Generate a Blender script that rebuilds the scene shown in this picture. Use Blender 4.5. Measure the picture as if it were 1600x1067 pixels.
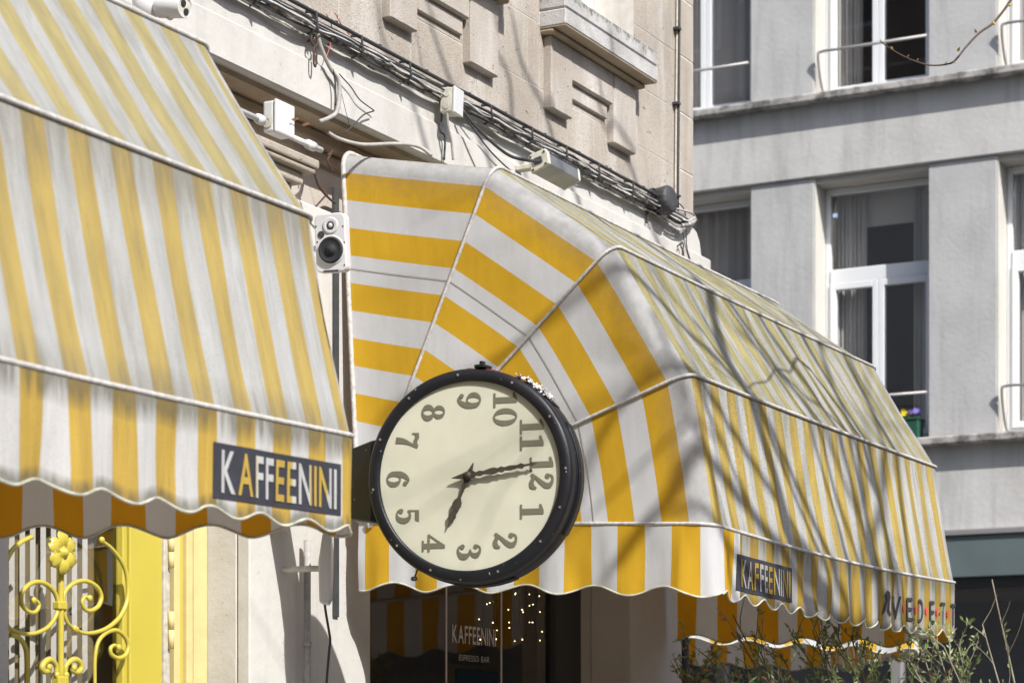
import bpy, bmesh, math, random
from mathutils import Vector, Matrix, noise
R_ = math.radians
random.seed(7)
for o in list(bpy.data.objects): bpy.data.objects.remove(o)
SC = bpy.context.scene
COL = SC.collection

# ---------------------------------------------------------------- camera, sky, sun, exposure
# x runs along the shop front away from the camera, y goes into the building, z up
AZ = 27.82
CA, SA = math.cos(R_(AZ)), math.sin(R_(AZ))
FPX, CX, HZ, EYE = 3600.0, 800.0, 1200.0, 1.6
cam = bpy.data.cameras.new('camera'); camo = bpy.data.objects.new('camera', cam); COL.objects.link(camo)
camo.location = (0, 0, EYE); camo.rotation_euler = (R_(90), 0, R_(AZ - 90))
cam.sensor_width = 36; cam.lens = 36 * FPX / 1600; cam.shift_y = (HZ - 533.5) / 1600
cam.clip_start = 0.05; cam.clip_end = 600
cam.dof.use_dof = True; cam.dof.focus_distance = 8.9; cam.dof.aperture_fstop = 5.0
SC.camera = camo
SUN_AZ, SUN_EL = 28.0, 41.5       # travel direction: towards +x by this many degrees from +y, falling at the second angle
SD = Vector((math.sin(R_(SUN_AZ)) * math.cos(R_(SUN_EL)), math.cos(R_(SUN_AZ)) * math.cos(R_(SUN_EL)), -math.sin(R_(SUN_EL))))
W = bpy.data.worlds.new('World'); SC.world = W; W.use_nodes = True
wn = W.node_tree.nodes; wl = W.node_tree.links
bg = wn['Background']; sky = wn.new('ShaderNodeTexSky'); sky.sky_type = 'NISHITA'; sky.sun_disc = False
sky.sun_elevation = R_(SUN_EL); sky.sun_rotation = R_(180 + SUN_AZ); sky.dust_density = 1.5
wl.new(sky.outputs[0], bg.inputs[0]); bg.inputs[1].default_value = 0.15
sl = bpy.data.lights.new('sun', 'SUN'); sl.energy = 4.6; sl.angle = R_(0.53); sl.color = (1.0, 0.965, 0.91)
slo = bpy.data.objects.new('sun', sl); COL.objects.link(slo); slo.rotation_euler = SD.to_track_quat('-Z', 'Y').to_euler(); slo.location = (0, -5, 12)
SC.view_settings.view_transform = 'Standard'; SC.view_settings.look = 'None'
SC.view_settings.exposure = 0.48; SC.view_settings.gamma = 1.0; SC.view_settings.use_curve_mapping = False
SC.render.engine = 'CYCLES'; SC.cycles.max_bounces = 8; SC.cycles.transparent_max_bounces = 12

# ---------------------------------------------------------------- survey helpers (pixel of the 1600 px photo -> point on a real plane)
def ray(x, y):
    t = (x - CX) / FPX
    return Vector((CA + t * SA, SA - t * CA, (HZ - y) / FPX))
def onY(x, y, Y): d = ray(x, y); return Vector((0, 0, EYE)) + d * (Y / d.y)
def onX(x, y, X): d = ray(x, y); return Vector((0, 0, EYE)) + d * (X / d.x)
def atD(x, y, D): return Vector((0, 0, EYE)) + ray(x, y) * D
def proj(p):
    r = p[0] * SA - p[1] * CA; f = p[0] * CA + p[1] * SA
    if f < 0.2: return None
    return (CX + FPX * r / f, HZ - FPX * (p[2] - EYE) / f, f)

# ---------------------------------------------------------------- mesh builder
class MB:
    def __init__(s): s.v = []; s.f = []; s.m = []; s.uv = []
    def face(s, idx, m=0, uv=None): s.f.append(idx); s.m.append(m); s.uv.append(uv)
    def box(s, x0, x1, y0, y1, z0, z1, m=0):
        b = len(s.v); s.v += [Vector((x, y, z)) for x in (x0, x1) for y in (y0, y1) for z in (z0, z1)]
        for q in ((0,1,3,2),(4,6,7,5),(0,4,5,1),(2,3,7,6),(0,2,6,4),(1,5,7,3)): s.face([b + i for i in q], m)
        return s
    def obox(s, c, ax, ay, az, hx, hy, hz, m=0):
        b = len(s.v); c = Vector(c)
        s.v += [c + ax * (i * hx) + ay * (j * hy) + az * (k * hz) for i in (-1, 1) for j in (-1, 1) for k in (-1, 1)]
        for q in ((0,1,3,2),(4,6,7,5),(0,4,5,1),(2,3,7,6),(0,2,6,4),(1,5,7,3)): s.face([b + i for i in q], m)
        return s
    def tube(s, pts, r, n=8, cap=True, m=0, flat=1.0):
        pts = [Vector(p) for p in pts]; N = len(pts)
        if N < 2: return s
        rr = r if isinstance(r, (list, tuple)) else [r] * N
        t0 = (pts[1] - pts[0]).normalized()
        u = t0.orthogonal().normalized(); b0 = len(s.v)
        for i, p in enumerate(pts):
            t = (pts[min(i + 1, N - 1)] - pts[max(i - 1, 0)])
            t = t.normalized() if t.length > 1e-9 else t0
            u = (u - t * u.dot(t)); u = u.normalized() if u.length > 1e-6 else t.orthogonal().normalized()
            w = t.cross(u)
            for k in range(n):
                a = 2 * math.pi * k / n
                s.v.append(p + (u * math.cos(a) + w * (math.sin(a) * flat)) * rr[i])
        for i in range(N - 1):
            for k in range(n):
                s.face([b0 + i*n + k, b0 + i*n + (k+1) % n, b0 + (i+1)*n + (k+1) % n, b0 + (i+1)*n + k], m)
        if cap:
            s.face([b0 + k for k in range(n)][::-1], m); s.face([b0 + (N-1)*n + k for k in range(n)], m)
        return s
    def lathe(s, c, ax, prof, n=48, m=0, closed=True):      # prof: list of (radius, height along ax)
        c = Vector(c); ax = Vector(ax).normalized(); u = ax.orthogonal().normalized(); w = ax.cross(u); b0 = len(s.v)
        for (r, h) in prof:
            for k in range(n):
                a = 2 * math.pi * k / n; s.v.append(c + ax * h + (u * math.cos(a) + w * math.sin(a)) * r)
        for i in range(len(prof) - 1):
            for k in range(n):
                s.face([b0 + i*n + k, b0 + i*n + (k+1) % n, b0 + (i+1)*n + (k+1) % n, b0 + (i+1)*n + k], m)
        if closed:
            s.face([b0 + k for k in range(n)][::-1], m); s.face([b0 + (len(prof)-1)*n + k for k in range(n)], m)
        return s
    def prism(s, poly, fn, d0, d1, m=0):                     # fn(a, b, d) -> point
        n = len(poly); b0 = len(s.v)
        for d in (d0, d1):
            for (a, b) in poly: s.v.append(Vector(fn(a, b, d)))
        s.face([b0 + i for i in range(n)][::-1], m); s.face([b0 + n + i for i in range(n)], m)
        for i in range(n): s.face([b0 + i, b0 + (i+1) % n, b0 + n + (i+1) % n, b0 + n + i], m)
        return s
    def grid(s, P, nu, nv, uvf=None, mf=None):
        b0 = len(s.v)
        for j in range(nv):
            for i in range(nu): s.v.append(Vector(P(i, j)))
        for j in range(nv - 1):
            for i in range(nu - 1):
                q = [(i, j), (i + 1, j), (i + 1, j + 1), (i, j + 1)]
                s.face([b0 + b * nu + a for a, b in q], mf(i, j) if mf else 0, [uvf(a, b) for a, b in q] if uvf else None)
        return s
    def build(s, name, mats, parent=None, smooth=False, bevel=0, org=None, seg=1):
        if parent is not None: org = ORG[parent.name]
        org = Vector(org) if org is not None else Vector((0, 0, 0))
        me = bpy.data.meshes.new(name)
        me.from_pydata([v - org for v in s.v], [], s.f)
        for mt in (mats if isinstance(mats, (list, tuple)) else [mats]): me.materials.append(mt)
        me.polygons.foreach_set('material_index', s.m)
        if any(u is not None for u in s.uv):
            l = me.uv_layers.new(name='UVMap'); k = 0
            for u, f in zip(s.uv, s.f):
                for j in range(len(f)):
                    l.data[k].uv = u[j] if u else (0, 0); k += 1
        if smooth: me.polygons.foreach_set('use_smooth', [True] * len(me.polygons))
        bm = bmesh.new(); bm.from_mesh(me)
        if not smooth or smooth == 'n': bmesh.ops.recalc_face_normals(bm, faces=bm.faces)
        bm.to_mesh(me); bm.free(); me.update()
        o = bpy.data.objects.new(name, me); COL.objects.link(o)
        if parent is not None: o.parent = parent
        else: o.location = org
        ORG[o.name] = org
        if bevel:
            b = o.modifiers.new('bevel', 'BEVEL'); b.width = bevel; b.segments = seg; b.limit_method = 'ANGLE'
        return o
ORG = {}
def tag(o, label=None, cat=None, group=None, kind=None):
    if label: o['label'] = label
    if cat: o['category'] = cat
    if group: o['group'] = group
    if kind: o['kind'] = kind
    return o
def thing(name, loc, label, cat, group=None):
    o = bpy.data.objects.new(name, None); COL.objects.link(o); o.location = loc; ORG[o.name] = Vector(loc)
    o.empty_display_size = 0.1
    return tag(o, label, cat, group)
def copy_part(src, parent, off):
    c = src.copy(); COL.objects.link(c); c.parent = parent; c.location = src.location + Vector(off); return c
def cat_rom(pts, n=8):
    pts = [Vector(p) for p in pts]; out = []
    P = [pts[0] * 2 - pts[1]] + pts + [pts[-1] * 2 - pts[-2]]
    for i in range(1, len(P) - 2):
        a, b, c, d = P[i-1], P[i], P[i+1], P[i+2]
        for k in range(n):
            t = k / n
            out.append(0.5 * ((2*b) + (c-a)*t + (2*a-5*b+4*c-d)*t*t + (3*b-a-3*c+d)*t*t*t))
    out.append(pts[-1]); return out

# ---------------------------------------------------------------- materials
def mat(name, col, rough=0.7, metal=0.0, noise_s=0, noise_a=0.0, bump=0.0, bump_s=60, spec=0.5, col2=None, coat=0, detail=5):
    m = bpy.data.materials.new(name); m.use_nodes = True; nt = m.node_tree; b = nt.nodes['Principled BSDF']
    b.inputs['Base Color'].default_value = (*col, 1); b.inputs['Roughness'].default_value = rough; b.inputs['Metallic'].default_value = metal
    b.inputs['Specular IOR Level'].default_value = spec; b.inputs['Coat Weight'].default_value = coat
    geo = nt.nodes.new('ShaderNodeNewGeometry')
    if noise_s:
        n = nt.nodes.new('ShaderNodeTexNoise'); n.inputs['Scale'].default_value = noise_s; n.inputs['Detail'].default_value = detail
        nt.links.new(geo.outputs['Position'], n.inputs['Vector'])
        r = nt.nodes.new('ShaderNodeValToRGB'); r.color_ramp.elements[0].position = 0.3; r.color_ramp.elements[1].position = 0.7
        c2 = col2 or tuple(c * (1 - noise_a) for c in col)
        r.color_ramp.elements[0].color = (*c2, 1); r.color_ramp.elements[1].color = (*col, 1)
        nt.links.new(n.outputs[0], r.inputs[0]); nt.links.new(r.outputs[0], b.inputs['Base Color'])
    if bump:
        n2 = nt.nodes.new('ShaderNodeTexNoise'); n2.inputs['Scale'].default_value = bump_s; n2.inputs['Detail'].default_value = 6
        nt.links.new(geo.outputs['Position'], n2.inputs['Vector'])
        bp = nt.nodes.new('ShaderNodeBump'); bp.inputs['Strength'].default_value = bump; bp.inputs['Distance'].default_value = 0.01
        nt.links.new(n2.outputs[0], bp.inputs['Height']); nt.links.new(bp.outputs[0], b.inputs['Normal'])
    return m

class NT:                                                     # small node helper
    def __init__(s, name):
        s.m = bpy.data.materials.new(name); s.m.use_nodes = True; s.t = s.m.node_tree; s.b = s.t.nodes['Principled BSDF']
        s.out = s.t.nodes['Material Output']; s.pos = s.t.nodes.new('ShaderNodeNewGeometry').outputs['Position']
    def link(s, a, b): s.t.links.new(a, b)
    def noise(s, scale, vec=None, stretch=None, detail=5, rough=0.5, seed=0):
        mp = s.t.nodes.new('ShaderNodeMapping'); s.link(vec or s.pos, mp.inputs[0])
        if stretch: mp.inputs['Scale'].default_value = stretch
        mp.inputs['Location'].default_value = (seed * 3.7, seed * 1.3, seed * 2.1)
        n = s.t.nodes.new('ShaderNodeTexNoise'); n.inputs['Scale'].default_value = scale; n.inputs['Detail'].default_value = detail; n.inputs['Roughness'].default_value = rough
        s.link(mp.outputs[0], n.inputs['Vector']); return n.outputs[0]
    def ramp(s, f, stops):
        r = s.t.nodes.new('ShaderNodeValToRGB'); e = r.color_ramp.elements
        while len(e) < len(stops): e.new(0.5)
        for k, (p, c) in enumerate(stops):
            e[k].position = p; e[k].color = (c, c, c, 1) if isinstance(c, (int, float)) else (*c, 1)
        s.link(f, r.inputs[0]); return r.outputs[0]
    def mix(s, f, a, b, mode='MIX'):
        n = s.t.nodes.new('ShaderNodeMix'); n.data_type = 'RGBA'; n.blend_type = mode
        for sock, v in ((n.inputs[0], f), (n.inputs[6], a), (n.inputs[7], b)):
            if isinstance(v, (int, float)): sock.default_value = v
            elif isinstance(v, tuple): sock.default_value = (*v, 1)
            else: s.link(v, sock)
        return n.outputs[2]
    def math(s, op, a, b=None):
        n = s.t.nodes.new('ShaderNodeMath'); n.operation = op
        for sock, v in ((n.inputs[0], a), (n.inputs[1], b)):
            if v is None: continue
            if isinstance(v, (int, float)): sock.default_value = v
            else: s.link(v, sock)
        return n.outputs[0]
    def bump(s, h, strength, dist=0.01, target=None):
        n = s.t.nodes.new('ShaderNodeBump'); n.inputs['Strength'].default_value = strength; n.inputs['Distance'].default_value = dist
        s.link(h, n.inputs['Height']); s.link(n.outputs[0], (target or s.b).inputs['Normal']); return n.outputs[0]

def stone_mat(name, base, dark, pale, speck=0.6, pit=0.5):
    n = NT(name)
    big = n.noise(1.6, detail=6, rough=0.6)
    streak = n.noise(1.0, stretch=(5, 5, 0.9), detail=6, rough=0.65, seed=2)
    c = n.mix(n.ramp(big, [(0.35, 0), (0.7, 1)]), base, dark)
    c = n.mix(n.ramp(streak, [(0.5, 0), (0.72, 0.75)]), c, pale)
    sp = n.noise(150, detail=3, rough=0.7, seed=1)
    c = n.mix(n.math('MULTIPLY', n.ramp(sp, [(0.30, 1), (0.50, 0)]), speck), c, tuple(v * 0.45 for v in base))
    pits = n.noise(38, detail=2, seed=5)
    pm = n.ramp(pits, [(0.22, 1), (0.29, 0)])
    c = n.mix(n.math('MULTIPLY', pm, pit), c, tuple(v * 0.3 for v in base))
    n.link(c, n.b.inputs['Base Color']); n.b.inputs['Roughness'].default_value = 0.92; n.b.inputs['Specular IOR Level'].default_value = 0.2
    h = n.math('SUBTRACT', n.noise(150, detail=5, rough=0.7, seed=3), n.math('MULTIPLY', pm, 1.5))
    n.bump(h, 0.8, 0.008); return n.m
def plaster_mat(name, base, dark, grime=0.35, bump=0.15):
    n = NT(name)
    c = n.mix(n.ramp(n.noise(2.2, detail=6, rough=0.6), [(0.38, 0), (0.75, 1)]), base, dark)
    st = n.noise(1.0, stretch=(7, 7, 0.8), detail=6, rough=0.6, seed=4)
    c = n.mix(n.math('MULTIPLY', n.ramp(st, [(0.5, 0), (0.75, 1)]), grime), c, tuple(v * 0.62 for v in dark))
    sp = n.noise(55, detail=3, seed=6)
    c = n.mix(n.math('MULTIPLY', n.ramp(sp, [(0.24, 1), (0.32, 0)]), 0.5), c, tuple(v * 0.4 for v in dark))
    n.link(c, n.b.inputs['Base Color']); n.b.inputs['Roughness'].default_value = 0.85; n.b.inputs['Specular IOR Level'].default_value = 0.25
    n.bump(n.math('ADD', n.noise(24, detail=6, seed=7), n.math('MULTIPLY', n.noise(160, detail=3), 0.3)), bump, 0.02)
    return n.m
def fabric_mat(name, yellow, white, pitch, phase, dirt=0.0, speck=0.0, trans=0.35, dirtc=(0.17, 0.16, 0.13), folds=0.2, topdirt=0.0, weave=0.15, tint=(1, 1, 1)):
    n = NT(name)
    uv = n.t.nodes.new('ShaderNodeUVMap').outputs[0]
    sep = n.t.nodes.new('ShaderNodeSeparateXYZ'); n.link(uv, sep.inputs[0])
    u = n.math('DIVIDE', n.math('SUBTRACT', sep.outputs[0], phase), pitch)
    fr = n.math('FRACT', n.math('ADD', u, 1000.0))
    st = n.ramp(fr, [(0.0, 1), (0.497, 1), (0.503, 0), (0.994, 0)])
    var = n.noise(3.0, detail=4, seed=8)
    yl = n.mix(n.ramp(var, [(0.3, 0), (0.7, 1)]), yellow, tuple(v * 0.9 for v in yellow))
    c = n.mix(st, white, yl)
    if dirt:
        d1 = n.noise(1.0, stretch=(9, 3, 2.0), detail=7, rough=0.68, seed=9)
        d2 = n.noise(1.0, stretch=(26, 9, 3.0), detail=5, rough=0.6, seed=11)
        dm = n.math('MULTIPLY', n.ramp(d1, [(0.3, 0.15), (0.7, 1)]), dirt)
        dm = n.math('ADD', dm, n.math('MULTIPLY', n.ramp(d2, [(0.48, 0), (0.75, 1)]), dirt * 0.8))
        if topdirt:                                            # dirt gathers below each seam (v = 0 at the seam)
            tv = n.math('FRACT', sep.outputs[1])
            dm = n.math('ADD', dm, n.math('MULTIPLY', n.math('MULTIPLY', n.ramp(tv, [(0.0, 1), (0.30, 0), (0.86, 0), (0.99, 0.8)]), n.ramp(d2, [(0.3, 0.1), (0.6, 1)])), topdirt))
        dm = n.math('MINIMUM', dm, 0.93)
        c = n.mix(dm, c, n.mix(1.0, c, dirtc, 'MULTIPLY'))
        grey = n.mix(n.math('MULTIPLY', dm, 0.30), c, dirtc); c = grey
    if speck:
        s1 = n.noise(210, detail=3, rough=0.7, seed=12)
        s0 = n.noise(2.5, detail=4, seed=13)
        sm = n.math('MULTIPLY', n.ramp(s1, [(0.5, 0), (0.66, 1)]), n.math('MULTIPLY', n.ramp(s0, [(0.35, 0.2), (0.65, 1)]), speck))
        c = n.mix(sm, c, (0.09, 0.09, 0.075))
    if tint != (1, 1, 1): c = n.mix(1.0, c, tint, 'MULTIPLY')
    n.link(c, n.b.inputs['Base Color']); n.b.inputs['Roughness'].default_value = 0.75; n.b.inputs['Specular IOR Level'].default_value = 0.22
    w = n.noise(700, detail=2); f1 = n.noise(1.0, stretch=(22, 12, 3), detail=3, seed=14)
    nn = n.bump(n.math('ADD', n.math('MULTIPLY', w, weave), n.math('MULTIPLY', f1, folds * 3)), 0.35, 0.012)
    tr = n.t.nodes.new('ShaderNodeBsdfTranslucent')
    gm = n.t.nodes.new('ShaderNodeGamma'); gm.inputs[1].default_value = 2.1; n.link(c, gm.inputs[0]); n.link(n.mix(1.0, gm.outputs[0], (1.0, 0.82, 0.66), 'MULTIPLY'), tr.inputs[0])
    ms = n.t.nodes.new('ShaderNodeMixShader'); ms.inputs[0].default_value = trans
    n.link(n.b.outputs[0], ms.inputs[1]); n.link(tr.outputs[0], ms.inputs[2]); n.link(ms.outputs[0], n.out.inputs[0])
    return n.m
def glass_mat(name, tint=(0.9, 0.95, 0.95), refl=0.9, base=0.06):
    n = NT(name); t = n.t
    g = t.nodes.new('ShaderNodeBsdfGlossy'); g.inputs['Roughness'].default_value = 0.015; g.inputs['Color'].default_value = (refl, refl, refl, 1)
    tr = t.nodes.new('ShaderNodeBsdfTransparent'); tr.inputs[0].default_value = (*tint, 1)
    f = t.nodes.new('ShaderNodeFresnel'); f.inputs[0].default_value = 1.52
    bf = t.nodes.new('ShaderNodeNewGeometry').outputs['Backfacing']
    fa = n.math('MULTIPLY', n.math('MINIMUM', n.math('ADD', n.math('MULTIPLY', f.outputs[0], 1.5), base), 1.0), n.math('SUBTRACT', 1.0, bf))
    ms = t.nodes.new('ShaderNodeMixShader'); n.link(fa, ms.inputs[0]); n.link(tr.outputs[0], ms.inputs[1]); n.link(g.outputs[0], ms.inputs[2])
    n.link(ms.outputs[0], n.out.inputs[0]); t.nodes.remove(n.b); return n.m

M = {}
M['stone'] = stone_mat('limestone', (0.50, 0.45, 0.395), (0.37, 0.325, 0.28), (0.66, 0.63, 0.59), 0.8, 0.7)
M['relief'] = stone_mat('limestone_relief', (0.51, 0.465, 0.42), (0.40, 0.355, 0.31), (0.66, 0.63, 0.60), 0.6, 0.5)
M['quoin'] = stone_mat('limestone_quoin', (0.53, 0.475, 0.41), (0.36, 0.31, 0.265), (0.55, 0.51, 0.46), 0.6)
M['mortar'] = mat('mortar', (0.72, 0.68, 0.63), 0.95, noise_s=20, noise_a=0.2)
M['render'] = plaster_mat('white_render', (0.54, 0.53, 0.505), (0.45, 0.435, 0.41), 0.38)
M['render_low'] = plaster_mat('cream_render', (0.50, 0.455, 0.41), (0.44, 0.40, 0.355), 0.12, 0.08)
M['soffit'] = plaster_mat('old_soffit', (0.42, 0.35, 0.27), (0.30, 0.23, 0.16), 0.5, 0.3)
M['concrete'] = plaster_mat('grey_concrete', (0.50, 0.50, 0.50), (0.43, 0.425, 0.42), 0.5)
M['spandrel'] = plaster_mat('pale_concrete', (0.57, 0.565, 0.555), (0.48, 0.47, 0.455), 0.55)
M['reveal'] = plaster_mat('white_reveal', (0.56, 0.54, 0.50), (0.5, 0.48, 0.445), 0.15)
def sill_mat():
    n = NT('lichened_sill'); c = n.mix(n.ramp(n.noise(5, detail=8, rough=0.7), [(0.42, 0), (0.6, 1)]), (0.46, 0.44, 0.42), (0.12, 0.115, 0.11))
    n.link(c, n.b.inputs['Base Color']); n.b.inputs['Roughness'].default_value = 0.9; n.bump(n.noise(60), 0.3); return n.m
M['sill'] = sill_mat()
def topsill_mat():                                            # pale stone sill, black lichen toward its upper edge
    n = NT('lichen_stone'); sep = n.t.nodes.new('ShaderNodeSeparateXYZ'); n.link(n.pos, sep.inputs[0])
    h = n.math('ADD', n.math('DIVIDE', n.math('SUBTRACT', sep.outputs[2], 5.0), 0.17), n.math('MULTIPLY', n.math('SUBTRACT', n.noise(30, detail=6, rough=0.7), 0.5), 1.3))
    c = n.mix(n.ramp(h, [(0.80, 0), (1.0, 0.8)]), n.mix(n.ramp(n.noise(8, detail=6), [(0.4, 0), (0.65, 1)]), (0.46, 0.455, 0.45), (0.32, 0.31, 0.30)), (0.09, 0.085, 0.06))
    n.link(c, n.b.inputs['Base Color']); n.b.inputs['Roughness'].default_value = 0.9; n.bump(n.noise(90), 0.35); return n.m
M['topsill'] = topsill_mat()
M['impost'] = stone_mat('weathered_impost', (0.50, 0.45, 0.38), (0.22, 0.19, 0.15), (0.6, 0.55, 0.48), 0.5, 0.9)
YEL = (0.83, 0.50, 0.045); YEL_S = (0.86, 0.53, 0.035); WHT = (0.80, 0.80, 0.80)
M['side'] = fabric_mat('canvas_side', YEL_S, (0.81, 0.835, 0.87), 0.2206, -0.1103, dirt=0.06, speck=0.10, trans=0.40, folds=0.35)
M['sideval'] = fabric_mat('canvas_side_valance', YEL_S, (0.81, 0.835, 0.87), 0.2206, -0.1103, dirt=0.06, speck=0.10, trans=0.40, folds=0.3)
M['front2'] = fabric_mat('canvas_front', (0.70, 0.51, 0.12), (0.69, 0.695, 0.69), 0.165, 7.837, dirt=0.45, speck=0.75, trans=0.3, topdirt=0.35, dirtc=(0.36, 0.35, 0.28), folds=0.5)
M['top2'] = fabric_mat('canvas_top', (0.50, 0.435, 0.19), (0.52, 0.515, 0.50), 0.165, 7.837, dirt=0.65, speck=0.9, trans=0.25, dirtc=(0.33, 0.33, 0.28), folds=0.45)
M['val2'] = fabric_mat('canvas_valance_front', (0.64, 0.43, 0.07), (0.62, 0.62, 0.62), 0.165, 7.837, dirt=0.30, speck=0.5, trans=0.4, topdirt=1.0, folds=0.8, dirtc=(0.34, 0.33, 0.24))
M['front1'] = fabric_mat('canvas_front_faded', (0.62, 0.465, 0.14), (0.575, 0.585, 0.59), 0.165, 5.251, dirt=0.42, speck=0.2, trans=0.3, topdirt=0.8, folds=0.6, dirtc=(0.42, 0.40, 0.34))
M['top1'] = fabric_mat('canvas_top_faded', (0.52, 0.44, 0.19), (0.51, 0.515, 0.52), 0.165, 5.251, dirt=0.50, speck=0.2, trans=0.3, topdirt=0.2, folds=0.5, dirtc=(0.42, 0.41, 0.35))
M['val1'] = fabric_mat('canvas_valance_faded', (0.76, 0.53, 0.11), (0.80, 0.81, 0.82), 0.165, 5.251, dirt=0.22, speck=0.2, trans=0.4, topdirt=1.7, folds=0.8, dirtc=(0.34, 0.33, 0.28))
M['piping'] = mat('awning_piping', (0.60, 0.58, 0.56), 0.6, noise_s=60, noise_a=0.4, bump=0.2, bump_s=80)
M['seam'] = mat('stitched_seam', (0.22, 0.20, 0.18), 0.9)
M['binding'] = mat('valance_binding', (0.60, 0.60, 0.50), 0.7, noise_s=25, noise_a=0.5)
M['alu'] = mat('aluminium_bar', (0.62, 0.60, 0.58), 0.35, 0.6, noise_s=20, noise_a=0.2)
M['patch'] = mat('navy_print', (0.035, 0.036, 0.05), 0.7, bump=0.2, bump_s=200, noise_s=30, noise_a=0.3)
M['letterblack'] = mat('black_print', (0.03, 0.032, 0.04), 0.75)
M['red'] = mat('red_print', (0.62, 0.06, 0.06), 0.7)
M['black'] = mat('black_enamel', (0.012, 0.013, 0.017), 0.42, noise_s=9, noise_a=0.4, bump=0.05, spec=0.35)
_n = M['black'].node_tree; _b = _n.nodes['Principled BSDF']; _src = _b.inputs['Base Color'].links[0].from_socket
_g = [q for q in _n.nodes if q.type == 'NEW_GEOMETRY'][0]; _t = _n.nodes.new('ShaderNodeTexNoise'); _t.inputs['Scale'].default_value = 55; _t.inputs['Detail'].default_value = 5; _n.links.new(_g.outputs['Position'], _t.inputs['Vector'])
_r = _n.nodes.new('ShaderNodeValToRGB'); _r.color_ramp.elements[0].position = 0.715; _r.color_ramp.elements[1].position = 0.73; _n.links.new(_t.outputs[0], _r.inputs[0])
_m = _n.nodes.new('ShaderNodeMix'); _m.data_type = 'RGBA'; _n.links.new(_r.outputs[0], _m.inputs[0]); _n.links.new(_src, _m.inputs[6]); _m.inputs[7].default_value = (0.30, 0.31, 0.33, 1); _n.links.new(_m.outputs[2], _b.inputs['Base Color'])
M['chip'] = mat('flaked_paint', (0.62, 0.60, 0.60), 0.7)
M['redchip'] = mat('red_flake', (0.40, 0.05, 0.05), 0.7)
M['digit'] = mat('numeral_grey', (0.13, 0.125, 0.085), 0.8)
M['hand'] = mat('clock_hand', (0.05, 0.045, 0.03), 0.6, noise_s=40, noise_a=0.4)
M['screw'] = mat('screw', (0.7, 0.7, 0.7), 0.3, 1.0)
def dial_mat():
    n = NT('dial_cream'); c = n.mix(n.ramp(n.noise(3, detail=5, rough=0.6), [(0.35, 0), (0.7, 1)]), (0.58, 0.58, 0.47), (0.48, 0.48, 0.385))
    n.link(c, n.b.inputs['Base Color']); n.b.inputs['Roughness'].default_value = 0.35; n.b.inputs['Coat Weight'].default_value = 0.3; n.b.inputs['Coat Roughness'].default_value = 0.15; return n.m
M['dial'] = dial_mat()
M['cable'] = mat('black_cable', (0.045, 0.045, 0.05), 0.6, noise_s=50, noise_a=0.4)
M['oldcable'] = mat('crusted_cable', (0.60, 0.57, 0.52), 0.9, noise_s=38, col2=(0.06, 0.055, 0.05), bump=0.6, bump_s=90, noise_a=0.5)
M['greycable'] = mat('grey_cable', (0.42, 0.40, 0.38), 0.7, noise_s=40, noise_a=0.3)
M['redwire'] = mat('red_wire', (0.45, 0.08, 0.05), 0.6)
M['whitep'] = mat('white_plastic', (0.62, 0.625, 0.64), 0.35, noise_s=8, noise_a=0.06)
M['oldp'] = mat('aged_plastic', (0.66, 0.64, 0.56), 0.55, noise_s=25, noise_a=0.3)
M['metalbox'] = mat('brushed_metal', (0.42, 0.43, 0.44), 0.38, 0.85, noise_s=12, noise_a=0.25)
M['darkp'] = mat('dark_plastic', (0.05, 0.052, 0.058), 0.6, noise_s=20, noise_a=0.3)
M['darkcone'] = mat('speaker_cone', (0.03, 0.031, 0.035), 0.7, spec=0.2)
M['rust'] = mat('rusty_iron', (0.08, 0.045, 0.035), 0.8, noise_s=60, noise_a=0.4)
M['ypaint'] = mat('yellow_gloss', (0.50, 0.42, 0.06), 0.38, noise_s=6, noise_a=0.06, bump=0.05, bump_s=40, coat=0.2)
M['ypale'] = mat('pale_yellow_paint', (0.62, 0.52, 0.24), 0.55, noise_s=20, noise_a=0.12)
M['ylight'] = mat('worn_cream_paint', (0.56, 0.53, 0.46), 0.6, noise_s=40, noise_a=0.35)
M['doorcurtain'] = mat('olive_curtain', (0.22, 0.18, 0.10), 0.9)
M['blind'] = mat('white_blind', (0.62, 0.61, 0.58), 0.6)
M['winwhite'] = mat('window_white', (0.76, 0.78, 0.80), 0.35)
M['curtain'] = mat('curtain', (0.66, 0.64, 0.61), 0.9)
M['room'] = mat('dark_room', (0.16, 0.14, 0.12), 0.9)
M['shoproom'] = mat('shop_interior', (0.55, 0.38, 0.24), 0.8, noise_s=3, noise_a=0.5)
M['fascia'] = mat('green_fascia', (0.12, 0.155, 0.16), 0.5, noise_s=3, noise_a=0.15)
M['darkfr'] = mat('dark_frame', (0.03, 0.032, 0.035), 0.4)
M['rail'] = mat('grey_rail', (0.34, 0.33, 0.33), 0.45, 0.4)
M['glass'] = glass_mat('window_glass', (0.93, 0.93, 0.93)); M['shopglass'] = glass_mat('shop_glass', (0.75, 0.77, 0.74), 0.8, 0.05)
M['lettering'] = mat('glass_lettering', (0.66, 0.60, 0.56), 0.7)
M['blue'] = mat('blue_panel', (0.02, 0.10, 0.20), 0.5); M['ypanel'] = mat('yellow_panel', (0.45, 0.30, 0.02), 0.5)
M['greybox'] = mat('planter_green', (0.02, 0.09, 0.06), 0.5)
M['petal_y'] = mat('yellow_petal', (0.85, 0.66, 0.02), 0.6); M['petal_p'] = mat('violet_petal', (0.28, 0.20, 0.62), 0.6)
M['leafg'] = mat('pansy_leaf', (0.06, 0.14, 0.04), 0.6)
M['bark'] = mat('bark', (0.10, 0.08, 0.06), 0.9, noise_s=20, noise_a=0.5, bump=0.6, bump_s=30)
M['twig'] = mat('twig_bark', (0.10, 0.065, 0.05), 0.7, noise_s=60, noise_a=0.4)
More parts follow.
